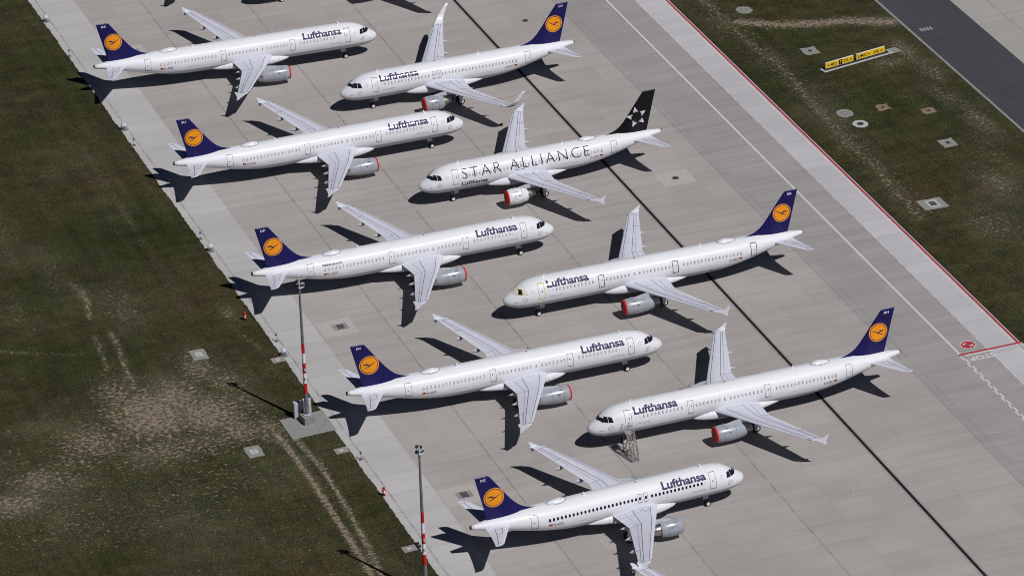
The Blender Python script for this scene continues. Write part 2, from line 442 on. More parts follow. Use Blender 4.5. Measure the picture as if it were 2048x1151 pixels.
def tailplane_mesh(fr, side):
    mb = MB(); P = []; T = fr.tail
    st = [(.45, 32.35, 35.75), (1.2, 32.75, 35.75), (3.5, 34.05, 36.1), (5.8, 35.35, 36.55), (6.12, 35.75, 36.65), (6.22, 36.2, 36.68)]
    cs = [0, .03, .1, .25, .45, .7, 1]; hh = [0, .022, .036, .048, .046, .03, .004]
    n = 2*len(cs)-2
    for y, a, b in st:
        z = 4.75+(y-1)*.105; ch = b-a
        P += [(S0-T(a+ch*c), side*y, z+h*ch) for c, h in zip(cs, hh)]+[(S0-T(a+ch*c), side*y, z-h*ch) for c, h in zip(cs[-2:0:-1], hh[-2:0:-1])]
    F = [(k*n+i, k*n+(i+1) % n, (k+1)*n+(i+1) % n, (k+1)*n+i) for k in range(len(st)-1) for i in range(n)]
    mb.add(P, F, M['wing'], True); mb.add(P[-n:], [tuple(range(n))], M['whitetrim'])
    def pt(y, c, off=.012):
        for (y0, a0, b0), (y1, a1, b1) in zip(st, st[1:]):
            if y <= y1: u = (y-y0)/(y1-y0); break
        a = a0+(a1-a0)*u; b = b0+(b1-b0)*u; h = 0
        for i in range(6):
            if c <= cs[i+1]: h = hh[i]+(hh[i+1]-hh[i])*(c-cs[i])/(cs[i+1]-cs[i]); break
        return Vector((S0-T(a+(b-a)*c), side*y, 4.75+(y-1)*.105+h*(b-a)+off))
    for pts, wd in (([(1.55, .66), (5.7, .62)], .07), ([(1.75, .3), (3.2, .3)], .05), ([(1.75, .3), (1.75, .6)], .05), ([(3.2, .3), (3.2, .6)], .05), ([(5.75, .3), (5.75, .95)], .05)):
        (ya, ca), (yb, cb) = pts; a, b = pt(ya, ca), pt(yb, cb); d = b-a; d.z = 0; d.normalize(); q = Vector((-d.y, d.x, 0))*wd/2
        k = 4; V = []
        for i in range(k+1):
            p = pt(ya+(yb-ya)*i/k, ca+(cb-ca)*i/k); V += [p+q, p-q]
        mb.add(V, [(2*i, 2*i+1, 2*i+3, 2*i+2) for i in range(k)], M['line'])
    return smooth_angle(mb.mesh('tailplane'), 50)

FIN_LE = [(5.2, 28.2), (5.87, 28.75), (5.98, 29.3), (6.15, 29.9), (6.4, 30.45), (6.75, 30.95), (7.2, 31.42), (7.8, 31.95), (8.6, 32.56), (10, 33.56), (11.45, 34.6), (11.68, 34.82), (11.77, 35.1)]
def fin_te(z): return 35.2+(z-5.4)*.2387
def fin_half(s_, z):
    le = interp(FIN_LE, z); te = fin_te(z); ch = te-le; c = max(0, min(1, (s_-le)/ch))
    base = .30*(1-(z-5.4)/6.4)+.115
    cm = te-4.7+(z-5.4)*.33  # where the main fin begins, ahead of it is the thin dorsal fillet
    u = max(0, min(1, (s_-cm)/(te-cm))) if s_ > cm else 0
    main = base*(2.6*(u**.6)*(1-u)) if u > 0 else 0
    edge = .09*min(1, c*6)**.5*min(1, (1-c)*8)
    return max(min(base, main), edge, .004)
def fin_mesh(fr, mat):
    mb = MB(); T = fr.tail; cs = [0, .01, .03, .07, .13, .2, .3, .4, .5, .6, .7, .8, .9, 1]; P = []
    zs = [5.2, 5.5, 5.87, 5.98, 6.15, 6.4, 6.75, 7.2, 7.8, 8.6, 9.3, 10, 10.8, 11.45, 11.68, 11.77]; n = 2*len(cs)-2
    for z in zs:
        le, te = interp(FIN_LE, z), fin_te(z); k = 1 if z < 11.7 else .3
        row = [(le+(te-le)*c, fin_half(le+(te-le)*c, z)*k if 0 < c < 1 else 0) for c in cs]
        P += [(S0-T(a), h, z) for a, h in row]+[(S0-T(a), -h, z) for a, h in row[-2:0:-1]]
    F = [(k*n+i, k*n+(i+1) % n, (k+1)*n+(i+1) % n, (k+1)*n+i) for k in range(len(zs)-1) for i in range(n)]
    mb.add(P, F, mat, True); mb.add(P[-n:], [tuple(range(n))], mat)
    return smooth_angle(mb.mesh('tail_fin'), 60)
def on_fin(mb, fr, side, shape, m, off=.02):
    """shape in (x forward-from-tail, z) of the fin's side view: u = base-station s, v = z"""
    V, F = shape
    mb.add([(S0-fr.tail(s_), side*(fin_half(s_, z)+off), z) for s_, z in V], F, m)

def hull(mb, fr, side, shape, s0, z0, m, off=.012, rev=None):
    """flat art laid on the fuselage side; u grows in reading direction, v upwards along the skin"""
    V, F = shape
    mb.add([fr.at_arc(s0-u if side < 0 else s0+u, z0, v, side, off) for u, v in V], F, m, True)

def window_mesh(side, kind):
    fr = FR[True]; mb = MB(); n = 16
    def oval(a, b, du, off, m):
        V = [(du+a*math.copysign(abs(math.cos(t))**.85, math.cos(t)), b*math.copysign(abs(math.sin(t))**.85, math.sin(t))) for t in [2*PI*i/n for i in range(n)]]
        P = [fr.at_arc(12, 4.47, v, side, off)-Vector((S0-12, 0, 0))+Vector((u, 0, 0)) for u, v in V]
        mb.add(P, [tuple(range(n))], m)
    if kind == 'open': oval(.15, .21, 0, .010, M['frame']); oval(.135, .195, 0, .016, M['glass'])
    elif kind == 'plug': oval(.125, .185, 0, .010, M['faint']); oval(.10, .16, 0, .016, M['whitetrim'])
    else: oval(.145, .21, 0, .010, M['frame']); oval(.105, .17, -.03, .016, M['shade'])
    return mb.mesh('cabin_window')

def door_mesh(fr, side, sc, w_, z0, z1, style='faint', handle=True):
    mb = MB(); wd = .05 if style == 'faint' else .085
    m = {'faint': M['line'], 'black': M['black'], 'yellow': M['yellow']}[style]
    if style == 'faint': wd = .045
    a, b = sc-w_/2, sc+w_/2; N = 8
    def band(pts, wdt, mm, off=.014):
        """pts in (s, z)"""
        V = []
        for i, (s_, z) in enumerate(pts):
            p = fr.at_z(s_, z, side, off); q = pts[min(i+1, len(pts)-1)]; r = pts[max(i-1, 0)]
            d = Vector((q[0]-r[0], q[1]-r[1])); d.normalize(); nx, nz = -d.y*wdt/2, d.x*wdt/2
            V += [fr.at_z(s_+nx, z+nz, side, off), fr.at_z(s_-nx, z-nz, side, off)]
        mb.add(V, [(2*i, 2*i+1, 2*i+3, 2*i+2) for i in range(len(pts)-1)], mm)
    zs = [z0+(z1-z0)*i/N for i in range(N+1)]
    band([(a, z) for z in zs], wd, m); band([(b, z) for z in zs], wd, m)
    band([(a, z1), (b, z1)], wd, m)
    band([(a, z0), (b, z0)], .08 if style != 'yellow' else wd, M['line'] if style == 'faint' else m, .016)
    if handle:
        cz = 4.5
        V = [(sc+.07*math.cos(t), cz+.09*math.sin(t)) for t in [2*PI*i/10 for i in range(10)]]
        dx = .12 if side < 0 else .2
        mb.add([fr.at_z(x+.1, z, side, .016) for x, z in V], [tuple(range(10))], M['black'])
        if w_ > .7: band([(sc-.2, cz-.3), (sc-.2, cz+.15)], .03, M['faint'])
    return mb.mesh('door')

PANES = [[(1.22, None, .05), (1.70, None, .05), (2.06, None, .82), (1.74, None, 1.08)]]
def pane_quad(mb, fr, side, c4, m, off=.014, N=6):
    """c4: corners (s, z) bottom-front, top-front, top-rear, bottom-rear; laid on the skin"""
    P = []
    for i in range(N+1):
        for j in range(N+1):
            u, v = i/N, j/N
            s_ = (c4[0][0]*(1-v)+c4[1][0]*v)*(1-u)+(c4[3][0]*(1-v)+c4[2][0]*v)*u
            z = (c4[0][1]*(1-v)+c4[1][1]*v)*(1-u)+(c4[3][1]*(1-v)+c4[2][1]*v)*u
            P.append(fr.at_z(s_, z, side, off))
    mb.add(P, [(i*(N+1)+j, i*(N+1)+j+1, (i+1)*(N+1)+j+1, (i+1)*(N+1)+j) for i in range(N) for j in range(N)], m, True)
def pane_front(mb, fr, side, c4, m, off=.02, N=8):
    """c4: corners (s, y)"""
    P = []
    for i in range(N+1):
        for j in range(N+1):
            u, v = i/N, j/N
            s_ = (c4[0][0]*(1-v)+c4[1][0]*v)*(1-u)+(c4[3][0]*(1-v)+c4[2][0]*v)*u
            y = (c4[0][1]*(1-v)+c4[1][1]*v)*(1-u)+(c4[3][1]*(1-v)+c4[2][1]*v)*u
            q = fr.at_y(s_, y*side, off); P.append(q)
    mb.add(P, [(i*(N+1)+j, i*(N+1)+j+1, (i+1)*(N+1)+j+1, (i+1)*(N+1)+j) for i in range(N) for j in range(N)], m, True)
def pane_mesh(side, k, masked):
    fr = FR[True]; mb = MB()
    g = M['shade'] if masked and k != 1 else M['glass']
    f = M['yellow'] if masked else M['frame']; e = .05 if masked else .022
    if k == 0:
        c = [(1.24, .05), (1.66, .05), (2.05, .84), (1.75, 1.07)]
        pane_front(mb, fr, side, [(c[0][0]-e, .0), (c[1][0]+e, .0), (c[2][0]+e, c[2][1]+e), (c[3][0]-e, c[3][1]+e)], f, .014)
        pane_front(mb, fr, side, c, g, .024)
    else:
        c = [(1.83, 4.32), (2.10, 4.80), (2.42, 4.86), (2.38, 4.31)] if k == 1 else [(2.47, 4.31), (2.52, 4.87), (2.90, 4.86), (3.04, 4.33)]
        pane_quad(mb, fr, side, [(c[0][0]-e, c[0][1]-e), (c[1][0]-e, c[1][1]+e), (c[2][0]+e, c[2][1]+e), (c[3][0]+e, c[3][1]-e)], f, .012)
        pane_quad(mb, fr, side, c, g, .022)
    return mb.mesh('cockpit_window')

def nacelle_mesh(fr, side, kind, mat):
    mb = MB(); cy, cz = side*5.75, 1.76; W = fr.wing
    if kind == 'short':
        prof = [(12.3, .80), (11.75, .82), (11.42, .88), (11.32, .95), (11.36, 1.02), (11.6, 1.10), (12.1, 1.17), (12.8, 1.19), (13.5, 1.14), (14.0, 1.05), (14.35, .95), (14.34, .90), (14.0, .84)]
        mb.lathe([(S0-W(a), r) for a, r in prof[:4]], M['steel'], cy, cz)
        mb.lathe([(S0-W(a), r) for a, r in prof[3:5]], M['steel'], cy, cz)
        mb.lathe([(S0-W(a), r) for a, r in prof[4:12]], mat, cy, cz)
        mb.lathe([(S0-W(a), r) for a, r in prof[11:]], M['darkmetal'], cy, cz)
        seams = (12.3, 13.4)
    else:
        prof = [(12.1, .80), (11.5, .82), (11.28, .88), (11.2, .95), (11.24, 1.0), (11.5, 1.08), (12.1, 1.15), (12.9, 1.17), (13.8, 1.13), (14.7, 1.04), (15.5, .90), (16.3, .68), (16.28, .64), (15.6, .58)]
        mb.lathe([(S0-W(a), r) for a, r in prof[:4]], M['steel'], cy, cz)
        mb.lathe([(S0-W(a), r) for a, r in prof[3:5]], M['steel'], cy, cz)
        mb.lathe([(S0-W(a), r) for a, r in prof[4:11]], mat, cy, cz)
        mb.lathe([(S0-W(a), r) for a, r in prof[10:12]], M['steel'], cy, cz)
        mb.lathe([(S0-W(a), r) for a, r in prof[11:]], M['darkmetal'], cy, cz)
        seams = (12.25, 13.9)
    for a in seams:
        r = interp(prof[4:11] if kind == 'short' else prof[4:12], a)+.008
        mb.lathe([(S0-W(a), r), (S0-W(a+.035), r)], M['line'], cy, cz)
    # strake and latches
    for a, ang in ((12.6, 55), (13.0, 25)):
        t = math.radians(ang); r = 1.19
        c = Vector((S0-W(a), cy+r*math.cos(t)*1, cz+r*math.sin(t))); mb.box(c, (.32, .05, .10), M['line'])
        c = Vector((S0-W(a), cy-r*math.cos(t)*1, cz+r*math.sin(t))); mb.box(c, (.32, .05, .10), M['line'])
    return smooth_angle(mb.mesh('engine'), 50)
def fan_mesh(fr, side):
    mb = MB(); cy, cz = side*5.75, 1.76; W = fr.wing; x = S0-W(11.95)
    mb.lathe([(x+.45, .01), (x+.25, .14), (x, .24)], M['strut'], cy, cz, 16)
    mb.lathe([(x-.08, .02), (x-.08, .82)], M['black'], cy, cz, 24)
    for k in range(24):
        t = 2*PI*k/24; u = Vector((0, math.cos(t), math.sin(t))); v = Vector((0, -math.sin(t), math.cos(t))); o = Vector((x, cy, cz))
        mb.add([o+u*.2-v*.03, o+u*.2+v*.03+Vector((-.06, 0, 0)), o+u*.8+v*.09+Vector((-.07, 0, 0)), o+u*.8-v*.07], [(0, 1, 2, 3)], M['strut'])
    return mb.mesh('fan')
def cover_mesh(fr, side, kind):
    mb = MB(); cy, cz = side*5.75, 1.76; W = fr.wing; d = .10 if kind == 'short' else 0
    mb.lathe([(S0-W(11.36+d), 1.085), (S0-W(11.3+d), 1.065), (S0-W(11.2+d), 1.03), (S0-W(11.13+d), .97), (S0-W(11.11+d), .80)], M['red'], cy, cz)
    mb.lathe([(S0-W(11.11+d), .80), (S0-W(11.10+d), .4), (S0-W(11.11+d), .01)], M['redbrown'], cy, cz)
    return mb.mesh('inlet_cover')
def core_mesh(fr, side, kind):
    mb = MB(); cy, cz = side*5.75, 1.76; W = fr.wing
    if kind == 'short':
        mb.lathe([(S0-W(a), r) for a, r in ((14.0, .80), (14.5, .76), (15.1, .62), (15.6, .47))], M['steel'], cy, cz)
        mb.lathe([(S0-W(a), r) for a, r in ((15.6, .47), (15.4, .4))], M['darkmetal'], cy, cz)
        mb.lathe([(S0-W(a), r) for a, r in ((15.3, .30), (15.9, .2), (16.25, .02))], M['darkmetal'], cy, cz)
    else:
        mb.lathe([(S0-W(a), r) for a, r in ((15.6, .40), (16.3, .30), (16.7, .03))], M['darkmetal'], cy, cz)
    return mb.mesh('exhaust_cone')
def pylon_mesh(fr, side):
    mb = MB(); W = fr.wing; y = side*5.75
    rows = [((12.35, 2.80), (12.7, 2.82), (13.5, 2.85), (15.1, 2.72), (16.9, 2.75)), ((12.45, 2.86), (13.1, 3.05), (14.2, 3.22), (15.5, 3.27), (17.0, 2.95))]
    lo, hi = rows; n = 5; P = []
    ww = [.04, .12, .19, .20, .04]
    for sg in (-1, 1):
        for r in rows: P += [(S0-W(a), y+sg*ww[i]*(1 if r is lo else .9), z) for i, (a, z) in enumerate(r)]
    F = []
    for i in range(n-1):
        F += [(i, i+1, n+i+1, n+i), (2*n+i, 3*n+i, 3*n+i+1, 2*n+i+1), (n+i, n+i+1, 3*n+i+1, 3*n+i), (i, 2*n+i, 2*n+i+1, i+1)]
    F += [(0, n, 3*n, 2*n), (n-1, 3*n-1, 4*n-1, 2*n-1)]
    mb.add(P, F, M['lgrey']); return mb.mesh('pylon')
def wheel_mesh(r, w_):
    mb = MB(); prof = [(-w_/2, r*.62), (-w_/2, r*.86), (-w_/2*.8, r*.97), (0, r), (w_/2*.8, r*.97), (w_/2, r*.86), (w_/2, r*.62)]
    n = 24
    def rev(pr, m):
        P = [(q*math.cos(2*PI*i/n), x, q*math.sin(2*PI*i/n)) for x, q in pr for i in range(n)]
        mb.add(P, [(k*n+i, k*n+(i+1) % n, (k+1)*n+(i+1) % n, (k+1)*n+i) for k in range(len(pr)-1) for i in range(n)], m, True)
    rev(prof, M['tyre'])
    rev([(-w_/2, r*.62), (-w_/2+.02, r*.5), (-w_/2-.01, r*.2), (-w_/2-.01, .005)], M['rim'])
    rev([(w_/2, r*.62), (w_/2-.02, r*.5), (w_/2+.01, r*.2), (w_/2+.01, .005)], M['rim'])
    return mb.mesh('wheel')
def nose_gear_mesh(fr):
    mb = MB(); x = S0-5.07
    mb.tube((x, 0, .37), (x+.05, 0, 2.2), .09, M['strut']); mb.tube((x, 0, .9), (x+.9, 0, 2.0), .05, M['strut'])
    mb.tube((x, -.3, .37), (x, .3, .37), .06, M['strut']); mb.box((x+.12, 0, 1.2), (.12, .22, .14), M['rim'])
    mb.tube((x-.1, 0, .6), (x-.35, 0, .8), .035, M['strut']); mb.tube((x-.35, 0, .8), (x-.05, 0, 1.2), .035, M['strut'])
    return mb.mesh('nose_gear')
def gear_door_mesh(fr):
    mb = MB(); x = S0-5.07
    mb.box((x-.45, 0, 1.5), (.7, .03, .5), M['lgrey'])
    return mb.mesh('gear_door')
def main_gear_mesh(fr, side):
    mb = MB(); x = S0-fr.wing(17.71); y = side*3.8
    mb.tube((x, y, .57), (x, y-side*.05, 2.8), .13, M['strut']); mb.tube((x, y, 1.3), (x, y-side*1.4, 2.4), .07, M['strut'])
    mb.tube((x, y-.5, .57), (x, y+.5, .57), .09, M['strut']); mb.tube((x+.1, y, .8), (x+.7, y, 2.3), .05, M['strut'])
    mb.box((x-.05, y+side*.62, 1.75), (.75, .04, 1.7), M['whitetrim'])
    return mb.mesh('main_gear')
def dome_mesh(fr):
    mb = MB(); S1, S2 = fr.tail(24.55), fr.tail(27.3); n = 20; st = 14; P = []
    for k in range(st+1):
        u = k/st; e = math.sin(PI*min(1, max(0, u**.8)))**.55 if 0 < u < 1 else 0.03
        for i in range(n+1):
            t = PI*i/n; P.append((S0-(S1+(S2-S1)*u), .58*e*math.cos(t), 5.80-.12+(.12+.42*e)*math.sin(t)))
    mb.add(P, [(k*(n+1)+i, k*(n+1)+i+1, (k+1)*(n+1)+i+1, (k+1)*(n+1)+i) for k in range(st) for i in range(n)], M['whitetrim'], True)
    Q = []
    for k in range(41):
        t = 2*PI*k/40
        for e in (.60, .66): Q.append(fr.at_y(0.5*(S1+S2)+(1.35+(e-.6))*math.cos(t), e*math.sin(t), .02))
    mb.add(Q, [(2*k, 2*k+1, 2*k+3, 2*k+2) for k in range(40)], M['frame'])
    return mb.mesh('antenna_dome')
def blade_mesh():
    mb = MB(); mb.add([(0, -.03, 0), (-.35, -.03, 0), (-.45, -.015, .42), (-.28, -.015, .42), (0, .03, 0), (-.35, .03, 0), (-.45, .015, .42), (-.28, .015, .42)],
                      [(0, 1, 2, 3), (4, 5, 6, 7), (0, 1, 5, 4), (1, 2, 6, 5), (2, 3, 7, 6), (3, 0, 4, 7)], M['whitetrim'])
    return mb.mesh('blade_antenna')
def exhaust_mesh(fr):
    mb = MB(); e = 37.5+fr.L1+fr.L2; mb.lathe([(S0-e+.45, .30), (S0-e-.02, .285), (S0-e-.06, .25), (S0-e+.1, .17)], M['steel'], 0, 4.97, 18)
    mb.lathe([(S0-e-.05, .26), (S0-e-.05, .01)], M['black'], 0, 4.97, 18)
    return mb.mesh('tail_exhaust')

CACHE = {}
def cached(key, fn):
    if key not in CACHE: CACHE[key] = fn()
    return CACHE[key]

WIN_LONG = [7.22+.531*i for i in range(11)]+[14.6+.533*i for i in range(7)]+[18.62]+[19.42+.5475*i for i in range(9)]+[25.95+.531*i for i in range(17)]
WIN_SHORT = [6.65+.53*i for i in range(14)]+[14.39, 15.21]+[15.75+.535*i for i in range(23)]

def aircraft(label, x, y, rz, long, code='', reg='', title='crane', engine='long', covers=True, cowl='engine', tips='fence',
             dome=True, windows='closed', masked=False, web=False, detail=True, group='white passenger jets parked on the apron'):
    fr = FR[long]; c, s_ = math.cos(rz), math.sin(rz)
    root = empty('passenger_jet', (x-S0*c, y-S0*s_, 0), rz)
    tag(root, label, 'airliner', group)
    K = lambda *a: (long,)+a
    fus = link('fuselage', cached(K('fus'), lambda: fuselage_mesh(fr)), root)
    link('wing_fairing', cached(K('fair'), lambda: fairing_mesh(fr)), fus)
    link('tail_exhaust', cached(K('exh'), lambda: exhaust_mesh(fr)), fus)
    if dome: link('antenna_dome', cached(K('dome'), lambda: dome_mesh(fr)), fus)
    for bs in (fr.wing(5.75)-fr.L1, fr.tail(21.8)): link('blade_antenna', cached('blade', blade_mesh), fus, (S0-bs, 0, 5.85))
    # red anti-collision beacon
    def bc():
        mb = MB(); mb.lathe([(-.09, .08), (0, .09), (.09, .08)], M['red'], 0, 0, 10); return mb.mesh('beacon')
    link('beacon', cached('beacon', bc), fus, (S0-fr.wing(15.0), 0, 5.9))
    for side in (1, -1):
        wg = link('wing', cached(K('wing', side), lambda: wing_mesh(fr, side)), root)
        for yy, se in ((2.9, 19.3), (5.0, 19.45), (8.1, 20.15), (11.7, 21.15)):
            link('flap_fairing', cached(K('canoe', side, yy), lambda: fairing_canoe(fr, side, yy, se)), wg)
        if tips == 'fence': link('wingtip_fence', cached(K('fence', side), lambda: fence_mesh(fr, side)), wg)
        else: link('sharklet', cached(K('shark', side), lambda: sharklet_mesh(fr, side)), wg)
        link('tailplane', cached(K('tail', side), lambda: tailplane_mesh(fr, side)), root)
        en = link('engine', cached(K('eng', side, engine, cowl), lambda: nacelle_mesh(fr, side, engine, M[cowl])), root)
        link('pylon', cached(K('pyl', side), lambda: pylon_mesh(fr, side)), en)
        link('exhaust_cone', cached(K('core', side, engine), lambda: core_mesh(fr, side, engine)), en)
        if covers: link('inlet_cover', cached(K('cov', side, engine), lambda: cover_mesh(fr, side, engine)), en)
        else: link('fan', cached(K('fan', side), lambda: fan_mesh(fr, side)), en)
        mg = link('main_gear', cached(K('mg', side), lambda: main_gear_mesh(fr, side)), root)
        for dy in (-.42, .42): link('wheel', cached('wheelL', lambda: wheel_mesh(.57, .42)), mg, (S0-fr.wing(17.71), side*3.8+dy, .57))
    ng = link('nose_gear', cached('ng', lambda: nose_gear_mesh(fr)), root)
    for dy in (-.42, .42): link('gear_door', cached('ngd', lambda: gear_door_mesh(fr)), ng, (0, dy, 0))
    for dy in (-.25, .25): link('wheel', cached('wheelS', lambda: wheel_mesh(.38, .22)), ng, (S0-5.07, dy, .38))
    dark = title == 'alliance'
    fin = link('tail_fin', cached(K('fin', dark), lambda: fin_mesh(fr, M['black_gloss'] if dark else M['navy'])), root)
    # cockpit glazing
    for side in (1, -1):
        for k in range(3): link('cockpit_window', cached(('pane', side, k, masked), lambda: pane_mesh(side, k, masked)), fus)
    # doors
    for side in (1, -1):
        D = [(5.05, .86, 3.46, 5.42)]
        if long: D += [(13.75, .80, 3.50, 5.12), (24.65, .80, 3.50, 5.10), (36.42, .86, 3.66, 5.40)]
        else: D += [(14.39, .50, 3.96, 4.98), (15.21, .50, 3.96, 4.98), (29.5, .90, 3.62, 5.36)]
        for i, d in enumerate(D):
            st = 'faint' if not masked else ('yellow' if i == 0 else 'black')
            o = link('door', cached(K('door', side, i, st), lambda: door_mesh(fr, side, *d, style=st, handle=d[1] > .6)), fus)
            if masked: o['label'] = 'door outlined in yellow tape' if i == 0 else 'door with bold black outline'
    if detail:
        for side in (1, -1):
            wm = cached(('win', side, windows), lambda: window_mesh(side, windows))
            for sw in (WIN_LONG if long else WIN_SHORT): link('cabin_window', wm, fus, (S0-sw, 0, 0))
            pm = cached(('win', side, 'plug'), lambda: window_mesh(side, 'plug'))
            for sw in ((6.16, 6.69) if long else (6.12,)): link('cabin_window', pm, fus, (S0-sw, 0, 0))['label'] = 'plugged window'
    # markings
    for side in (1, -1):
        def put(name, key, fn, parent=fus):
            def build():
                mb = MB(); fn(mb); return mb.mesh(name)
            return link(name, cached((long, side)+key, build), parent)
        st = lambda a, b: b if side < 0 else a   # start station: port art starts at the front, starboard art at the back
        if dark:
            SV, SF = text2d('STAR ALLIANCE', 19.6, 1.52, -.015, .3, 1.25)
            xs = sorted(v[0] for v in SV); gap = max((b-a, (a+b)/2) for a, b in zip(xs, xs[1:]))[1]
            for part in (0, 1):   # one mesh for each word
                sub = [f for f in SF if (SV[f[0]][0] > gap) == bool(part)]
                put('lettering', ('STAR', part), lambda mb: hull(mb, fr, side, (SV, sub), st(6.05, 25.7), 4.09, M['black'], .02))
            put('lettering', ('LHs',), lambda mb: hull(mb, fr, side, text2d('Lufthansa', 4.0, .62, .025), st(5.9, 9.9), 3.02, M['black']))
        elif title == 'crane' and detail:
            put('lettering', ('LH',), lambda mb: hull(mb, fr, side, text2d('Lufthansa', 6.1, 1.13, .036), st(5.9, 12.02), 4.80, M['letter_navy']))
        if web:
            put('lettering', ('www',), lambda mb: hull(mb, fr, side, text2d('lufthansa.com', 2.9, .42, .02), st(31.8, 34.7), 4.86, M['black']))
        if reg:
            a = fr.tail(25.72)
            put('registration', ('reg', reg), lambda mb: hull(mb, fr, side, text2d(reg, 1.32, .36, .012, .3, 1.1), st(a, a+1.30), 3.52, M['line']))
            def flag(mb):
                for k, mm in enumerate(('gold', 'flagred', 'black')):
                    V = [(0, .12*k), (.48, .12*k), (.48, .12*k+.12), (0, .12*k+.12)]; hull(mb, fr, side, refine(V, [(0, 1, 2, 3)], .3), st(a+1.46, a+1.94), 3.54, M[mm])
            put('flag', ('flag',), flag)
        if detail:
            put('lettering', ('type', long), lambda mb: hull(mb, fr, side, text2d('Airbus A321-200' if long else 'Airbus A320-200', 1.9, .15, .0), st(6.1, 8.0), 3.52, M['line']))
            def emblem(mb):
                hull(mb, fr, side, ring2d(0, 0, .30, .34, 28), 2.62, 3.58, M['line']); hull(mb, fr, side, crane2d(0, 0, .25), 2.62, 3.58, M['line'], .016)
            put('emblem', ('emb',), emblem)
            def stars(mb):
                for k in range(5):
                    t = PI/2+2*PI*k/5; hull(mb, fr, side, disc2d(.22*math.cos(t), .22*math.sin(t), .062, 4), 3.75, 4.62, M['line'])
            put('emblem', ('stars',), stars)
            def probe(mb):
                hull(mb, fr, side, disc2d(0, 0, .07, 8), 1.45, 3.25, M['line']); hull(mb, fr, side, ([(-.3, -.02), (.3, -.02), (.3, .02), (-.3, .02)], [(0, 1, 2, 3)]), 1.45, 3.25, M['faint'])
                hull(mb, fr, side, ([(0, 0), (2.3, 0), (2.3, .03), (0, .03)], [(0, 1, 2, 3)]), st(fr.tail(21.3), fr.tail(23.6)), 3.45, M['faint'])
            put('fittings', ('prb',), probe)
        # fin art
        if dark:
            def star(mb):
                cs, cz = 33.65, 7.98
                for k in range(5):
                    t = math.radians(96+72*k)*(1 if side > 0 else 1); R = .98
                    u = (math.cos(t), math.sin(t)); v = (-u[1], u[0])
                    R = 1.0; o = (cs+u[0]*R, cz+u[1]*R)
                    tip = (o[0]+u[0]*.62+v[0]*.10, o[1]+u[1]*.62+v[1]*.10)
                    b1 = (o[0]-u[0]*.22+v[0]*.46, o[1]-u[1]*.22+v[1]*.46); b2 = (o[0]-u[0]*.30-v[0]*.35, o[1]-u[1]*.30-v[1]*.35)
                    ctr = (o[0]-u[0]*.02, o[1]-u[1]*.02)
                    on_fin(mb, fr, side, refine([tip, b1, ctr], [(0, 1, 2)], .4), M['silver']); on_fin(mb, fr, side, refine([tip, ctr, b2], [(0, 1, 2)], .4), M['silver'])
                    on_fin(mb, fr, side, refine([ctr, b1, b2], [(0, 1, 2)], .4), M['darksilver'])
            put('emblem', ('fin', 'star'), star, fin)
        else:
            def logo(mb):
                cs, cz = 34.28, 8.63
                on_fin(mb, fr, side, ring2d(cs, cz, 1.22, 1.35, 48), M['paleorange']); on_fin(mb, fr, side, disc2d(cs, cz, 1.13, 48, 1, .45), M['orange'])
                on_fin(mb, fr, side, crane2d(cs, cz, 1.06, -1), M['letter_navy'], .03)
            put('emblem', ('fin', 'crane'), logo, fin)
            if code:
                def cd(mb):
                    V, F = text2d(code, .72, .34, .02)
                    on_fin(mb, fr, side, ([(35.95-u if side < 0 else 35.13+u, 11.12+v) for u, v in V], F), M['mastwhite'])
                put('tail_code', ('code', code), cd, fin)
    return root

# placed from the survey of the photograph: nose position, heading
D2 = math.radians
G1, G2 = 'white jets parked facing right', 'white jets parked facing left'
aircraft('bottommost right facing jet with dark cabin windows, code PZ on its blue fin', -19.66, -75.54, D2(2.65), False, 'PZ', 'D-AIPZ', engine='short', covers=False, windows='open', group=G1)
aircraft('left facing white jet with boarding stairs at its front door, code RH on fin', -33.47, -56.32, D2(180.08), True, 'RH', 'D-AIRH', group=G2)
aircraft('right facing white jet behind the bottommost one, code SW on its blue fin', -15.63, -37.77, D2(-.22), True, 'SW', 'D-AISW', group=G1)
aircraft('left facing white jet with yellow taped cockpit windows and black outlined doors', -30.97, -17.79, D2(179.32), True, 'RR', 'D-AIRR', masked=True, group=G2)
aircraft('right facing white jet with code DP on fin and web address above rear windows', -16.60, .63, D2(-.21), True, 'DP', 'D-AIDP', web=True, group=G1)
aircraft('white jet with five silver triangles on its black fin, thin black capitals along its side', -29.62, 20.91, D2(179.57), False, '', 'D-AIZH', title='alliance', engine='short', cowl='whitetrim', group=G2)
aircraft('right facing white jet with code SU on its blue fin', -16.33, 38.99, D2(-.46), True, 'SU', 'D-AISU', group=G1)
aircraft('left facing white jet with tall upturned wingtips, no roof dome, code UW on fin', -29.89, 55.98, D2(179.16), False, 'UW', 'D-AIUW', engine='short', tips='sharklet', dome=False, group=G2)
aircraft('right facing white jet in the top left corner, code RE on its blue fin', -17.69, 74.81, D2(-3.14), True, 'RE', 'D-AIRE', group=G1)
aircraft('white jet cut off by the bottom edge, only its pale wingtip showing', -15.4, -110.2, 0, True, detail=False, group=G1)
aircraft('white jet cut off by the top edge, only its nose wheel and its shadow showing', -30.2, 100.0, PI, True, detail=False, group=G2)
aircraft('white jet beyond the top edge, only the dark shadow of its wingtip showing', -15.2, 120.0, 0, True, detail=False, group=G1)

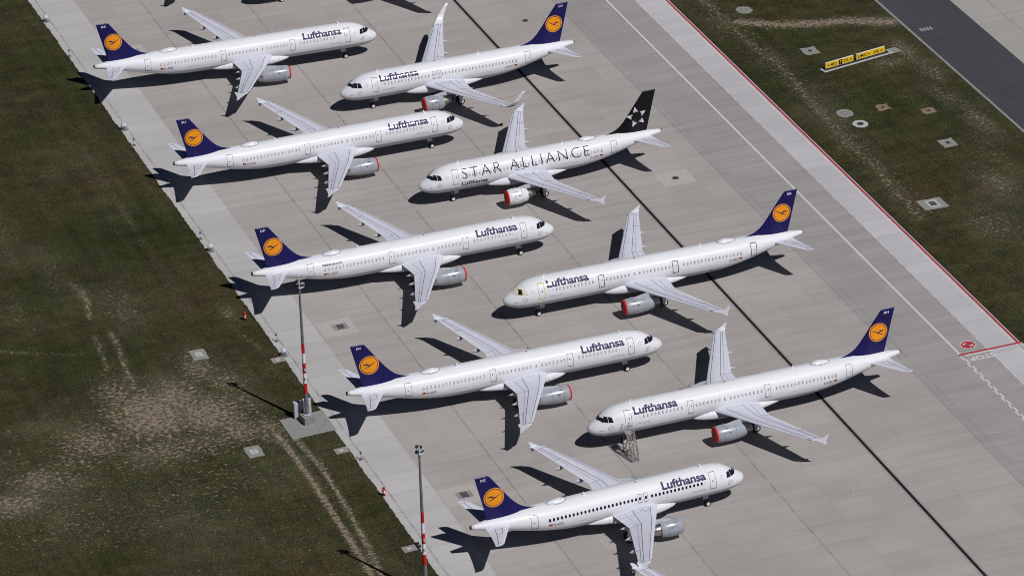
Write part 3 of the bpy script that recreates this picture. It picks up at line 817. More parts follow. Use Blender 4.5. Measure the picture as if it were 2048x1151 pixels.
# ------------------------------------------------------------ boarding stairs
def stairs():
    root = empty('boarding_stairs', (-28.9, -59.9, 0)); tag(root, 'narrow metal boarding stairs with railings at the front door of a jet', 'stairs')
    X0, X1 = -.48, .46; yp, yf = .05, -1.75; yb = 1.55
    for sx in (X0, X1):
        mb = MB(); mb.tube((sx, yf, .05), (sx, yp, 3.15), .045, M['stair']); mb.tube((sx, yp, 3.15), (sx, yb, 3.15), .06, M['stair'])
        mb.obj('stringer', root)
        mb = MB()
        for dz, r in ((1.0, .03), (.55, .022)):
            mb.tube((sx, yf, .05+dz), (sx, yp, 3.15+dz), r, M['stairred'] if sx > 0 else M['stair']); mb.tube((sx, yp, 3.15+dz), (sx, yb, 3.15+dz), r, M['stair'])
        for k in range(7):
            u = k/6; yy = yf+(yp-yf)*u; zz = .05+3.1*u; mb.tube((sx, yy, zz), (sx, yy, zz+1.0), .022, M['stairred'] if k % 2 and sx > 0 else M['stair'])
        for yy in (.8, yb): mb.tube((sx, yy, 3.15), (sx, yy, 4.15), .022, M['stair'])
        mb.obj('railing', root)
    for k in range(11):
        u = (k+.6)/11.3; mb = MB(); mb.box((-.01, yf+(yp-yf)*u, .05+3.1*u), (.9, .13, .03), M['stair']); mb.obj('tread', root)
    mb = MB(); mb.box((-.01, .80, 3.16), (.94, 1.5, .05), M['stair']); mb.obj('platform', root)
    mb = MB()
    for sx in (X0, X1):
        mb.tube((sx, .1, 3.1), (sx, .1, .1), .05, M['stair']); mb.tube((sx, 1.35, 3.1), (sx, 1.35, .1), .05, M['stair'])
        mb.tube((sx, .1, .2), (sx, 1.35, 3.0), .03, M['stair']); mb.tube((sx, 1.35, .2), (sx, .1, 1.7), .03, M['stair']); mb.tube((sx, yf, .1), (sx, 1.35, .1), .05, M['stair'])
    for yy in (.1, 1.35): mb.tube((X0, yy, .2), (X1, yy, 3.0), .03, M['stair']); mb.tube((X0, yy, .12), (X1, yy, .12), .04, M['stair'])
    mb.obj('support_frame', root)
    for sx in (X0-.1, X1+.1):
        for yy in (.1, 1.35): link('wheel', cached('wheelT', lambda: wheel_mesh(.16, .08)), root, (sx, yy, .16), PI/2)
stairs()

# ------------------------------------------------------------ ground materials
def concrete_mat(name, c0, c1, joint=.55, streak=.5, xs=5.1, ys=4.9, y0=-76.5, x0=-61.0, stain=1.0):
    t = NT(name)
    P = t.coord(geo=True); sep = t.n('ShaderNodeSeparateXYZ'); t.l(P, sep.inputs[0])
    wob = t.math('MULTIPLY', t.math('SUBTRACT', t.noise(P, .35, 2), .5), .18)
    u = t.math('DIVIDE', t.math('ADD', t.math('SUBTRACT', sep.outputs[0], x0), wob), xs)
    v = t.math('DIVIDE', t.math('ADD', t.math('SUBTRACT', sep.outputs[1], y0), wob), ys)
    fu, fv = t.math('FLOOR', u), t.math('FLOOR', v)
    cmb = t.n('ShaderNodeCombineXYZ'); t.l(fu, cmb.inputs[0]); t.l(fv, cmb.inputs[1])
    wn_ = t.n('ShaderNodeTexWhiteNoise', noise_dimensions='2D'); t.l(cmb.outputs[0], wn_.inputs['Vector'])
    base = t.ramp(t.noise(P, .045, 5, .65), [(.3, c0), (.7, c1)])
    slab = t.ramp(wn_.outputs['Value'], [(0, .962), (1, 1.035)])
    base = t.mix(1.0, base, slab, 'MULTIPLY')
    # brushed cross streaks and finer mottling
    s1 = t.noise(t.coord((.06, .85, 1), geo=True), 1.0, 5, .6)
    base = t.mix(streak, base, t.ramp(s1, [(.28, .82), (.5, 1.0), (.75, 1.08)]), 'MULTIPLY')
    s5 = t.noise(t.coord((.025, .42, 1), geo=True), 1.0, 2, .5)
    base = t.mix(streak, base, t.ramp(s5, [(.35, .93), (.65, 1.05)]), 'MULTIPLY')
    s2 = t.noise(P, 1.6, 6, .7)
    base = t.mix(.6, base, t.ramp(s2, [(.25, .93), (.75, 1.06)]), 'MULTIPLY')
    s4 = t.noise(P, 9, 3, .7)
    base = t.mix(.5, base, t.ramp(s4, [(.25, .94), (.75, 1.06)]), 'MULTIPLY')
    # oil spots
    s3 = t.noise(P, .42, 8, .75)
    base = t.mix(stain, base, t.ramp(s3, [(.255, .80), (.34, 1.0)]), 'MULTIPLY')
    # joints: across, faint along
    def near(fr_, wdt):
        f = t.math('FRACT', fr_); d = t.math('MINIMUM', f, t.math('SUBTRACT', 1.0, f)); return t.math('LESS_THAN', d, wdt)
    jn = t.noise(P, .12, 3)
    jv = t.math('MULTIPLY', near(v, .007), t.math('MULTIPLY', t.ramp(jn, [(.35, .35), (.65, 1)]), joint))
    ju = t.math('MULTIPLY', near(u, .006), joint*.35)
    base = t.mix(t.math('MAXIMUM', jv, ju), base, (.16, .15, .14))
    # wide tar-sealed seams every third slab
    u3 = t.math('DIVIDE', t.math('ADD', t.math('SUBTRACT', sep.outputs[0], -.05), wob), 15.22)
    dn = t.noise(t.coord((3, .5, 1), geo=True), 1.0, 6, .8)
    u3 = t.math('ADD', u3, t.math('MULTIPLY', t.math('SUBTRACT', t.noise(P, 1.3, 4, .7), .5), .012))
    j3 = t.math('MULTIPLY', near(u3, .0095), t.ramp(dn, [(.42, .08), (.60, .75)]))
    base = t.mix(t.math('MULTIPLY', j3, min(1, joint*1.3)), base, (.10, .10, .10))
    t.col(base); t.set(Roughness=.88)
    t.b.inputs['Specular IOR Level'].default_value = .25
    t.bump(s2, .15)
    return t.m
M['apron'] = concrete_mat('apron_concrete', (.325, .307, .296), (.375, .355, .343), stain=.8)
M['taxi'] = concrete_mat('taxi_lane_concrete', (.288, .276, .274), (.325, .312, .310), joint=.2, streak=.7, stain=.6)
M['band'] = concrete_mat('pale_edge_concrete', (.395, .388, .392), (.455, .448, .453), joint=.6, streak=.3, xs=6.6, x0=-61.9, stain=.6)
M['band2'] = concrete_mat('pale_lane_concrete', (.43, .42, .445), (.485, .475, .50), joint=.6, streak=.3, xs=30, x0=10, y0=-77.2, ys=4.78, stain=.6)
M['farconc'] = concrete_mat('far_concrete', (.31, .305, .285), (.36, .352, .33), joint=.4, streak=.4)
def plain(name, c0, c1, sc=1.5, rough=.85):
    t = NT(name); P = t.coord(geo=True)
    b = t.ramp(t.noise(P, sc, 6, .7), [(.3, c0), (.7, c1)]); b = t.mix(.5, b, t.ramp(t.noise(P, sc*8, 4, .7), [(.3, .85), (.7, 1.1)]), 'MULTIPLY')
    t.col(b); t.set(Roughness=rough); t.b.inputs['Specular IOR Level'].default_value = .25; return t.m
M['asphalt'] = plain('dark_asphalt', (.048, .050, .058), (.062, .064, .074), .12)
M['pad'] = plain('pad_concrete', (.20, .205, .195), (.28, .285, .275))
M['padpale'] = plain('pale_pad_concrete', (.36, .36, .36), (.48, .48, .48))
M['soil'] = plain('bare_soil', (.16, .12, .085), (.26, .20, .15), 1)
M['pwhite'] = plain('worn_white_marking', (.50, .49, .49), (.66, .65, .65), 2.5)
M['pthin'] = plain('faded_white_marking', (.42, .42, .42), (.62, .62, .62), 4)
M['pred'] = plain('red_marking', (.34, .022, .035), (.46, .035, .05), 2)
M['pblack'] = plain('black_marking', (.008, .008, .008), (.02, .02, .02), 2)
M['grate'] = plain('iron_grate', (.02, .02, .024), (.05, .05, .055), 6)
M['seamline'] = plain('thin_grey_joint', (.10, .10, .11), (.24, .24, .25), 3)
M['scuff'] = plain('rubber_scuff', (.20, .19, .185), (.33, .31, .30), 1.2)
M['scuffpale'] = plain('pale_scratch', (.37, .355, .348), (.41, .395, .388), 1.2)
M['patch'] = plain('newer_slab', (.385, .365, .35), (.43, .41, .395), 1.2)

def grass_mat():
    t = NT('dry_airfield_grass'); P = t.coord(geo=True)
    big = t.noise(P, .035, 5, .6); mid = t.noise(P, .35, 6, .7); fine = t.noise(t.coord((1.6, .75, 1), geo=True), 2.2, 6, .75); spk = t.noise(t.coord((1.5, .7, 1), geo=True), 5.5, 4, .8)
    hue = t.noise(P, .09, 4, .6)
    g = t.ramp(big, [(.36, (.021, .026, .007)), (.5, (.032, .034, .012)), (.64, (.042, .036, .015))])
    g = t.mix(t.ramp(hue, [(.50, 0), (.70, .6)]), g, (.042, .030, .015))
    def con(q, k): return t.math('ADD', t.math('MULTIPLY', t.math('SUBTRACT', q, .5), k), .5)
    g = t.mix(.9, g, t.ramp(con(mid, 1.6), [(.2, .60), (.5, 1.0), (.85, 1.5)]), 'MULTIPLY')
    g = t.mix(1.0, g, t.ramp(con(fine, 2.1), [(.1, .42), (.5, 1.0), (.9, 1.85)]), 'MULTIPLY')
    lush = t.ramp(t.noise(P, .14, 5, .7), [(.57, 0), (.72, .75)]); g = t.mix(lush, g, (.010, .026, .009))
    sep = t.n('ShaderNodeSeparateXYZ'); t.l(P, sep.inputs[0])
    st = t.noise(t.coord((.8, .035, 1), geo=True), 1.0, 3); g = t.mix(.7, g, t.ramp(st, [(.3, .72), (.7, 1.3)]), 'MULTIPLY')
    mb_ = t.noise(t.coord((.05, .32, 1), geo=True), 1.0, 3); g = t.mix(.7, g, t.ramp(mb_, [(.32, .78), (.68, 1.28)]), 'MULTIPLY')
    at = t.n('ShaderNodeAttribute', attribute_name='wear'); wear = at.outputs['Fac']
    dry = t.noise(P, .06, 5, .65)
    sk = t.math('ADD', con(spk, 2.5), t.math('ADD', t.math('MULTIPLY', wear, .40), t.math('MULTIPLY', con(dry, 2.5), .32)))
    straw = t.ramp(sk, [(.82, 0), (1.10, .60)])
    g = t.mix(straw, g, (.165, .155, .110))
    pn = t.noise(t.coord((.8, 1.0, 1), geo=True), 1.9, 8, .72)
    pat = t.math('ADD', con(pn, 4.2), t.math('MULTIPLY', wear, .95))
    soilm = t.ramp(pat, [(1.2, 0), (1.40, .95)])
    soil = t.ramp(t.noise(P, 1.1, 5), [(.3, (.20, .158, .118)), (.7, (.31, .25, .19))])
    soil = t.mix(.8, soil, t.ramp(con(fine, 1.8), [(.2, .72), (.8, 1.2)]), 'MULTIPLY')
    g = t.mix(soilm, g, soil)
    t.col(g); t.set(Roughness=.95); t.b.inputs['Specular IOR Level'].default_value = .1
    t.bump(fine, .6, .25)
    return t.m
M['grass'] = grass_mat()

# ------------------------------------------------------------ ground sheets
def sheet(name, x0, x1, y0, y1, z, m, kind='structure', parent=None):
    mb = MB(); mb.add([(x0, y0, z), (x1, y0, z), (x1, y1, z), (x0, y1, z)], [(0, 1, 2, 3)], m)
    o = mb.obj(name, parent)
    if kind: o['kind'] = kind
    return o
YA, YB = -260, 420
sheet('ground', -2500, 2500, -2500, 2500, -.35, M['grass'])
sheet('apron', -70, 14.0, YA, YB, 0, M['apron'])
sheet('taxi_lane', 14.0, 25.92, YA, YB, 0, M['taxi'])
sheet('apron_edge', -70, -55.3, YA, YB, .004, M['band'])
sheet('lane_edge', 25.92, 33, YA, YB, 0, M['band2'])
sheet('road', 58, 76, YA, YB, -.002, M['asphalt'])
sheet('road_edge', 60.15, 60.55, YA, YB, .006, M['pad'])
sheet('far_apron', 70.85, 330, YA, YB, .004, M['farconc'])

BL = [(-85.7,-17,4,7,.75),(-83.3,-24,7,9,.95),(-79,-21,5,7,.85),(-76,-27,6,7,.9),(-92.5,-28,6,6,.78),(-88,-24,5,6,.6),(-98,-36,6,5,.6),(-84.2,-34,8,6,.7),(-95.8,-32,6,5,.6),(-101.4,-35,5,4,.75),(-106.7,-40,6,4,.8),(-73.5,-32.6,4,5,.8),(-78,-33.7,6,5,.7),(-70,-34,3,5,.75),
      (-73.5,-14,3,6,.7),(-71.2,-19,3,7,.65),(-71,-26,3,6,.6),(-78,9,4,8,.45),(-90,-48,25,12,.40),(-80,-45,10,9,.45),(-100,-46,14,12,.45),(-85,-72,22,14,.28),(-104,-80,10,10,.3),(-104,-30,10,8,.45),(-99,-22,9,4,.4),(-65,0,1.2,2.5,.7),(-92,12,3,7,.35),(-84,22,2.5,9,.42),(-88,40,2.5,12,.42),(-93,58,2,14,.36),(-82,14,1.2,4,.7),(-70,5,1,2,.4),
      (-66,-70,2,12,.25),(-76,-62,10,10,.26),
      (56.6,41.8,1.8,5,.65),(52.3,38.5,3,3,.6),(57,34,2,6,.6),(56.2,14,2.2,7,.62),(53,2,2.5,8,.45),(49.5,-7,3,8,.55),(43,-18,4,6,.5),(47,-25,3,8,.45),(39.5,66,1,2,.4),(33.8,62,1.5,7,.45),(50,25,3,5,.3),(42,30,4,8,.25),(55,25,2,6,.5),(44,-40,6,10,.35)]
LN = [([(-69.4,-36),(-69.0,-44.3),(-69.1,-55),(-69.4,-66),(-69.6,-75.4),(-70,-90)],.5,1.1),([(-67.6,-36.8),(-66.8,-46),(-67.1,-57.2),(-67.8,-68),(-68.5,-76),(-69,-90)],.45,1.0),
      ([(-84,1.2),(-84.3,-3.1),(-84.9,-8.9)],.45,.72),([(-81.5,1.2),(-81.9,-4.2),(-82.6,-9.5),(-83.1,-16.2)],.5,.8),([(-82.4,18),(-82.0,12),(-83,6.5)],.45,.8),([(-78.5,14),(-79.0,4)],.5,.5),
      ([(35.7,72.5),(35.9,63.9),(35.8,53.5),(37,44.7),(36.2,35),(35.7,26.4),(35.1,14.3),(35.7,6.5),(34.9,-.5),(34.5,-12)],1.3,.62),([(35.5,80),(35.9,63.9),(36.6,50),(36,20),(35.5,-10)],2.8,.42),
      ([(37.7,62),(42.9,58.5),(47.3,56.9),(53.4,55.4),(58.8,52.3)],1.6,.98),
      ([(-63.2,60),(-63.8,30),(-63.5,5)],.5,.25),([(-69,60),(-69.5,30),(-70,0)],.6,.28),([(-66,-4),(-64,-12),(-62.4,-14)],.6,.45),
      ([(-102,6),(-94,0),(-88,-3)],.5,.55),([(-104,14),(-95,10),(-90,6)],.45,.42)]
def wear(x, y):
    w_ = 0
    for a, b, rx, ry, k in BL:
        d = ((x-a)/rx)**2+((y-b)/ry)**2
        if d < 6: w_ = max(w_, k*math.exp(-d*.7))
    for pts, wd, k in LN:
        for (ax, ay), (bx, by) in zip(pts, pts[1:]):
            if y > max(ay, by)+3 or y < min(ay, by)-3: continue
            dx, dy = bx-ax, by-ay; t = max(0, min(1, ((x-ax)*dx+(y-ay)*dy)/(dx*dx+dy*dy)))
            d = ((x-ax-t*dx)**2+(y-ay-t*dy)**2)/(wd*wd)
            if d < 6: w_ = max(w_, k*math.exp(-d*.7))
    return w_
def hsh(i, k):
    r = random.Random(i*131+k); return r.random()
def grass_sheet(name, x0, x1, y0, y1, edge_lo, edge_hi, step=.5, jit=.32, z=.035):
    nx = int(round((x1-x0)/step)); ny = int(round((y1-y0)/step)); V = []; A = []
    for j in range(ny+1):
        y = y0+j*step
        for i in range(nx+1):
            x = x0+i*step
            zz = z
            if i == 0 and edge_lo: x += (hsh(j, 1)-.5)*jit*.4; zz = .01
            if i == nx and edge_hi: x += (hsh(j, 2)-.5)*jit*.55+(.05*math.sin(j*.29)*math.sin(j*.053))*(1 if x0 < 0 else 0); zz = .01
            V.append((x, y, zz)); A.append(wear(x, y))
    F = [(j*(nx+1)+i, j*(nx+1)+i+1, (j+1)*(nx+1)+i+1, (j+1)*(nx+1)+i) for j in range(ny) for i in range(nx)]
    me = bpy.data.meshes.new(name); me.from_pydata(V, [], F); me.materials.append(M['grass'])
    at = me.attributes.new('wear', 'FLOAT', 'POINT'); at.data.foreach_set('value', A)
    o = link(name, me); tag(o, kind='stuff')
    return o
g = grass_sheet('grass', -116, -62, -96, 122, False, True)
tag(g, 'dark green and brown grass with bare soil patches left of the apron', 'grass')
g = grass_sheet('grass', 31.02, 60.02, -62, 100, True, True)
tag(g, 'dark green grass strip with straw streaks between the red line and the asphalt road', 'grass')
# coarse surroundings out of view
for x0, x1, y0, y1 in ((-400, -116, -260, 420), (-116, -62, -260, -96), (-116, -62, 122, 420), (31.02, 60.15, 100, 420), (31.02, 60.15, -260, -62)):
    sheet('ground', x0, x1, y0, y1, .035, M['grass'])

# ------------------------------------------------------------ painted lines
def paint(name, polys, m, z=.008, label=None, cat='marking', group=None):
    mb = MB()
    for p in polys: mb.add([(x, y, z) for x, y in p], [tuple(range(len(p)))], m)
    o = mb.obj(name); o['kind'] = 'structure'
    return o
R4 = lambda x0, x1, y0, y1: [(x0, y0), (x1, y0), (x1, y1), (x0, y1)]
paint('black_marking_line', [R4(-.23, .22, YA, YB)], M['pblack'])
paint('thin_marking_line', [R4(-.46, -.41, YA, YB), R4(.38, .42, YA, YB)], M['seamline'])
paint('white_marking_line', [R4(21.73, 22.03, -51.8, YB)], M['pwhite'])
paint('dashed_marking_line', [R4(25.88, 26.02, 1.35+2.83*k, 1.35+2.83*k+1.5) for k in range(-75, 60)], M['pthin'], .010)
paint('white_edge_line', [R4(29.92, 30.12, YA, YB)], M['pwhite'])
paint('red_edge_line', [R4(30.36, 30.66, -52.0, YB)], M['pred'])
paint('drain_shadow_line', [R4(30.84, 31.06, -52.0, YB)], M['pblack'])  # black strip along the kerb drain, its shadow painted in as colour
paint('red_stop_line', [R4(21.7, 31.05, -52.1, -51.72)], M['pred'], .012)
paint('white_stop_bar', [R4(22.4, 26.5, -52.52, -52.18)], M['pwhite'], .012)
zig = []
y = -52.3; k = 0
while y > -150:
    zig.append(R4(21.62, 21.86, y-1.25, y) if k % 2 == 0 else R4(21.92, 22.16, y-1.25, y)); y -= 1.05; k += 1
paint('zigzag_marking_line', zig, M['pwhite'], .010)
paint('seam_line', [R4(13.97, 14.03, YA, YB)], M['seamline'])
# STOP lettering, read from the far side
V, F = text2d('STOP', 3.7, 1.15, .03)
mb = MB(); mb.add([(26.25-u, -53.0-v*1.0, .012) for u, v in V], F, M['pwhite']); o = mb.obj('stop_marking'); o['kind'] = 'structure'
# red octagon with two white aircraft
def octa(r, z, m, mb): mb.add([(24.07+r*math.cos(PI/8+k*PI/4), -49.69+r*1.0*math.sin(PI/8+k*PI/4), z) for k in range(8)], [tuple(range(8))], m)
mb = MB(); octa(1.16, .010, M['pwhite'], mb); octa(1.04, .014, M['pred'], mb)
PL = [(0, .42), (.05, .30), (.05, .12), (.40, -.08), (.40, -.15), (.05, -.05), (.04, -.28), (.15, -.38), (-.15, -.38), (-.04, -.28), (-.05, -.05), (-.40, -.15), (-.40, -.08), (-.05, .12), (-.05, .30)]
for cx, cy, a in ((23.65, -49.35, 2.2), (24.5, -50.0, -.9)):
    V, F = refine([(x*1.05, y*1.05) for x, y in PL], [tuple(range(len(PL)))], 2)
    mb.add([(cx+x*math.cos(a)-y*math.sin(a), cy+x*math.sin(a)+y*math.cos(a), .018) for x, y in V], F, M['pwhite'])
o = mb.obj('octagon_marking'); o['kind'] = 'structure'
# marks on the asphalt
paint('runway_mark', [R4(61.8+.55*k, 62.2+.55*k, 47.0, 48.2) for k in range(4)], M['pad'], .008)

# scuffs and scratches
def arc(cx, cy, r, a0, a1, wd, n=14):
    P = []
    for i in range(n):
        t0 = a0+(a1-a0)*i/n; t1 = a0+(a1-a0)*(i+1)/n
        P.append([(cx+(r-wd/2)*math.cos(t0), cy+(r-wd/2)*math.sin(t0)), (cx+(r+wd/2)*math.cos(t0), cy+(r+wd/2)*math.sin(t0)), (cx+(r+wd/2)*math.cos(t1), cy+(r+wd/2)*math.sin(t1)), (cx+(r-wd/2)*math.cos(t1), cy+(r-wd/2)*math.sin(t1))])
    return P
SC = []
SC += arc(-12.5, 86, 8, 2.3, 3.35, .07)+arc(-10.5, 86, 7.6, 2.3, 3.3, .06)+arc(8, 60, 12, 1.6, 2.9, .05)
for i in range(34):
    x = random.uniform(-53, 20); yy = random.uniform(-100, 100); a = random.choice((0, .3, 1.4, 1.57, 2.8))+random.uniform(-.2, .2); L = random.uniform(.3, 1.3); wd = random.uniform(.05, .14)
    dx, dy = math.cos(a)*L/2, math.sin(a)*L/2; nx, ny = -math.sin(a)*wd/2, math.cos(a)*wd/2
    SC.append([(x-dx-nx, yy-dy-ny), (x+dx-nx, yy+dy-ny), (x+dx+nx, yy+dy+ny), (x-dx+nx, yy-dy+ny)])
SC += arc(21, -71, 9, 3.7, 4.5, .06)
paint('tyre_scuffs', SC, M['scuff'], .006)
paint('pale_scratches', arc(-20, -86, 30, .2, .75, .09)+arc(12, -88, 20, 1.9, 2.8, .08)+arc(5, -105, 34, .9, 1.5, .1), M['scuffpale'], .006)

# ------------------------------------------------------------ covers, grates, pads
def grate(x, y, label, big=2.0):
    root = empty('drain_grate', (x, y, 0)); tag(root, label, 'drain', 'rectangular drain grates in the apron')
    mb = MB(); mb.box((0, 0, .008), (big*1.15, big*.98, .014), M['padpale']); mb.box((0, 0, .018), (big*1.05, big*.88, .010), M['pad']); mb.obj('frame', root)
    mb = MB(); mb.box((0, 0, .026), (.98, 1.36, .012), M['grate'])
    for k in range(6): mb.box((0, -.55+.22*k, .036), (.92, .06, .012), M['seamline'])
    mb.obj('grid', root)
    mb = MB(); mb.add([(-3.0, -2.4, .006), (1.9, -2.4, .006), (1.9, 2.4, .006), (-3.0, 2.4, .006)], [(0, 1, 2, 3)], M['patch']); mb.obj('slab', root)
grate(-51.99, -9.99, 'square drain grate in the apron right of the nearer tall mast')
grate(-52.18, -60.75, 'square drain grate in the apron beside the tail of the bottommost jet')
grate(-52.2, 91.0, 'square drain grate in the apron at the tail of the top left jet')
def manhole(x, y, label, r=.42, slab=None):
    root = empty('manhole', (x, y, 0)); tag(root, label, 'manhole', 'round dark manholes in the apron')
    mb = MB(); n = 24
    mb.tube((0, 0, .004), (0, 0, .03), r, M['grate'], n=n); mb.obj('lid', root)
    mb = MB(); V, F = ring2d(0, 0, r, r+.14, n); mb.add([(a, b, .022) for a, b in V], F, M['seamline']); mb.obj('rim', root)
    if slab:
        mb = MB(); mb.add([(-slab, -slab*.9, .006), (slab, -slab*.9, .006), (slab, slab*.9, .006), (-slab, slab*.9, .006)], [(0, 1, 2, 3)], M['patch']); mb.obj('slab', root)
manhole(7.42, 76.64, 'round dark manhole cover between the black line and the uppermost blue fin')
manhole(7.56, 14.5, 'round dark manhole cover in a paler slab right of the black tail fin', .42, 2.5)

def jag(cx, cy, rx, ry, n=20, j=.12, seed=1):
    r = random.Random(seed); return [(cx+rx*math.cos(2*PI*i/n)*(1+r.uniform(-j, j)), cy+ry*math.sin(2*PI*i/n)*(1+r.uniform(-j, j))) for i in range(n)]
def slab_obj(root, name, poly, z0, z1, m):
    mb = MB(); n = len(poly); P = [(x, y, z0) for x, y in poly]+[(x, y, z1) for x, y in poly]
    mb.add(P, [tuple(range(n, 2*n))]+[(i, (i+1) % n, n+(i+1) % n, n+i) for i in range(n)], m); return mb.obj(name, root)
def sq(w_, h, j=0, seed=1):
    r = random.Random(seed); P = []
    for (ax, ay), (bx, by) in zip([(-w_, -h), (w_, -h), (w_, h), (-w_, h)], [(w_, -h), (w_, h), (-w_, h), (-w_, -h)]):
        for k in range(4): u = k/4; P.append((ax+(bx-ax)*u+r.uniform(-j, j), ay+(by-ay)*u+r.uniform(-j, j)))
    return P
def pad(x, y, label, shape, seed):
    root = empty('concrete_cover', (x, y, .03)); tag(root, label, 'manhole cover', 'concrete covers set in the grass')
    if shape == 'round':
        slab_obj(root, 'slab', jag(0, 0, 1.25, 1.45, 24, .10, seed), 0, .03, M['pad'])
        for r0, r1 in ((.28, .42), (.62, .74)):
            mb = MB(); V, F = ring2d(0, 0, r0, r1, 24); mb.add([(a, b, .04) for a, b in V], F, M['seamline']); mb.obj('ring', root)
        mb = MB(); mb.tube((0, 0, .03), (0, 0, .055), .2, M['padpale']); mb.tube((0, 0, .05), (0, 0, .06), .1, M['grate']); mb.obj('lid', root)
    elif shape == 'ring':
        slab_obj(root, 'slab', jag(0, 0, 1.15, 1.3, 32, .02, seed), 0, .05, M['padpale'])
        mb = MB(); mb.tube((0, 0, .04), (0, 0, .07), .52, M['grate'], n=24); mb.obj('lid', root)
    elif shape == 'square':
        slab_obj(root, 'slab', sq(1.15, 1.35, .12, seed), 0, .04, M['pad'])
        mb = MB(); mb.box((0, 0, .055), (.55, .7, .03), M['grate']); mb.obj('lid', root)
    elif shape == 'small':
        slab_obj(root, 'slab', sq(1.0, 1.0, .18, seed), 0, .03, M['soil'])
        mb = MB(); mb.box((0, 0, .045), (.5, .45, .03), M['grate']); mb.obj('lid', root)
    elif shape == 'bright':
        slab_obj(root, 'slab', sq(1.05, 1.5, .08, seed), 0, .03, M['pad'])
        slab_obj(root, 'frame', sq(.75, .95, .0, seed), .03, .045, M['pad'])
        mb = MB(); mb.box((0, 0, .06), (1.05, 1.3, .03), M['padpale']); mb.box((0, 0, .078), (.05, 1.2, .01), M['seamline']); mb.obj('lid', root)
    elif shape == 'big':
        slab_obj(root, 'slab', sq(1.85, 1.65, .07, seed), 0, .04, M['pad'])
        slab_obj(root, 'frame', sq(.86, 1.15, .0, seed), .04, .07, M['padpale'])
        mb = MB(); mb.box((0, 0, .075), (.95, 1.35, .02), M['grate'])
        for k in range(6): mb.box((0, -.5+.2*k, .088), (.88, .05, .012), M['seamline'])
        mb.obj('grid', root)
for a in ((40.04, 66.0, 'round grey manhole slab near the top end of the grass strip', 'round', 1), (43.21, 47.46, 'jagged grey slab with a small dark lid left of the yellow sign', 'square', 2),
          (38.92, 24.58, 'jagged round grey slab with a ringed lid beside the white ring cover', 'round', 3), (44.93, 24.17, 'brownish worn slab above and right of the white ring cover', 'small', 4),
          (39.45, 20.19, 'bright white concrete ring round a black manhole lid', 'ring', 5), (50.57, 20.23, 'small brown slab with a dark lid nearest the asphalt road', 'small', 6),
          (48.49, 8.94, 'pale grey square slab with dark lid on the right grass strip', 'square', 7), (37.89, -8.63, 'large grey slab with white frame round a black grid in the right grass', 'big', 8),
          (-72.27, -9.94, 'grey slab with white double lid left of the pole in the grass', 'bright', 9), (-73.6, -38.99, 'grey slab with white double lid near the wheel tracks in the grass', 'bright', 10)):
    pad(*a)

# ------------------------------------------------------------ tall masts
def mast(x, y, label, near):
    root = empty('light_mast', (x, y, 0)); tag(root, label, 'mast', 'tall banded masts at the apron edge')
    hgt = 21.0; seg = [(1.15, 4.35, 'mast'), (4.35, 5.85, 'mastred'), (5.85, 7.35, 'mastwhite'), (7.35, 8.85, 'mastred'), (8.85, 10.3, 'mastwhite'), (10.3, 11.8, 'mastred'), (11.8, hgt-1.2, 'mast')]
    R = lambda z: .31-.19*z/hgt
    mb = MB()
    for a, b, m in seg: mb.tube((0, 0, a), (0, 0, b), R(a), M[m], R(b), 16, False)
    mb.tube((0, 0, 1.1), (0, 0, 1.25), .5, M['lgrey'], n=16); mb.tube((0, 0, hgt-1.25), (0, 0, hgt-1.2), R(hgt), M['mast'])
    for z in (6.6, 7.9): mb.box((0, -R(z)-.05, z), (.18, .10, .4), M['lgrey'])
    mb.obj('pole', root)
    mb = MB(); mb.box((0, -.1, .55), (1.55, 1.7, 1.1), M['pad'], .12); mb.obj('base', root)
    mb = MB(); mb.tube((0, 0, hgt-1.3), (0, 0, hgt-.1), .08, M['lgrey']); mb.box((.2, 0, hgt-1.1), (.8, .5, .08), M['lgrey'], .4)
    mb.box((.05, 0, hgt-.55), (.9, .12, .12), M['lgrey'], -.5); mb.tube((0, 0, hgt-.1), (0, 0, hgt+.8), .02, M['mastwhite'])
    mb.obj('head_frame', root)
    for dx, dy, dz, m in ((-.42, -.1, -.75, 'black'), (.62, 0, -.65, 'lgrey'), (.3, .2, -.35, 'black'), (-.25, .2, -.15, 'strut')):
        mb = MB(); mb.box((dx*.8, dy, hgt+dz), (.32, .28, .32), M[m], .5); mb.box((dx*.8, dy-.15, hgt+dz), (.24, .05, .22), M['glass'], .5); mb.obj('floodlight', root)
mast(-64.62, -34.05, 'tall red and white banded mast with two grey cabinets behind its base', True)
mast(-65.0, -82.4, 'tall red and white banded mast cut off by the bottom edge of the photo', False)
def plinth(name, poly):
    o = slab_obj(None, name, poly, .0, .045, M['pad']); o['kind'] = 'structure'
plinth('mast_pavement', [(-67.9, -37.95), (-61.8, -37.7), (-61.8, -31.8), (-67.9, -32.15)])
plinth('mast_pavement', [(-67.9, -86.2), (-61.8, -86.2), (-61.8, -80.2), (-67.9, -80.2)])
def cabinet(x, y, label):
    root = empty('control_cabinet', (x, y, .045)); tag(root, label, 'cabinet', 'grey control cabinets beside the mast')
    mb = MB(); mb.box((0, 0, 1.2), (1.0, .55, 2.3), M['cabinet']); mb.box((0, 0, .05), (1.04, .6, .1), M['pad']); mb.box((0, 0, 2.38), (1.08, .64, .06), M['lgrey']); mb.obj('housing', root)
    for sx in (-.25, .25):
        mb = MB(); mb.box((sx, -.285, 1.2), (.46, .02, 2.05), M['lgrey']); mb.box((sx+.15 if sx < 0 else sx-.15, -.305, 1.25), (.04, .03, .2), M['grate']); mb.obj('door', root)
cabinet(-65.45, -32.55, 'left one of the two tall grey cabinets behind the banded mast')
cabinet(-64.05, -32.35, 'right one of the two tall grey cabinets, half hidden by the banded mast')

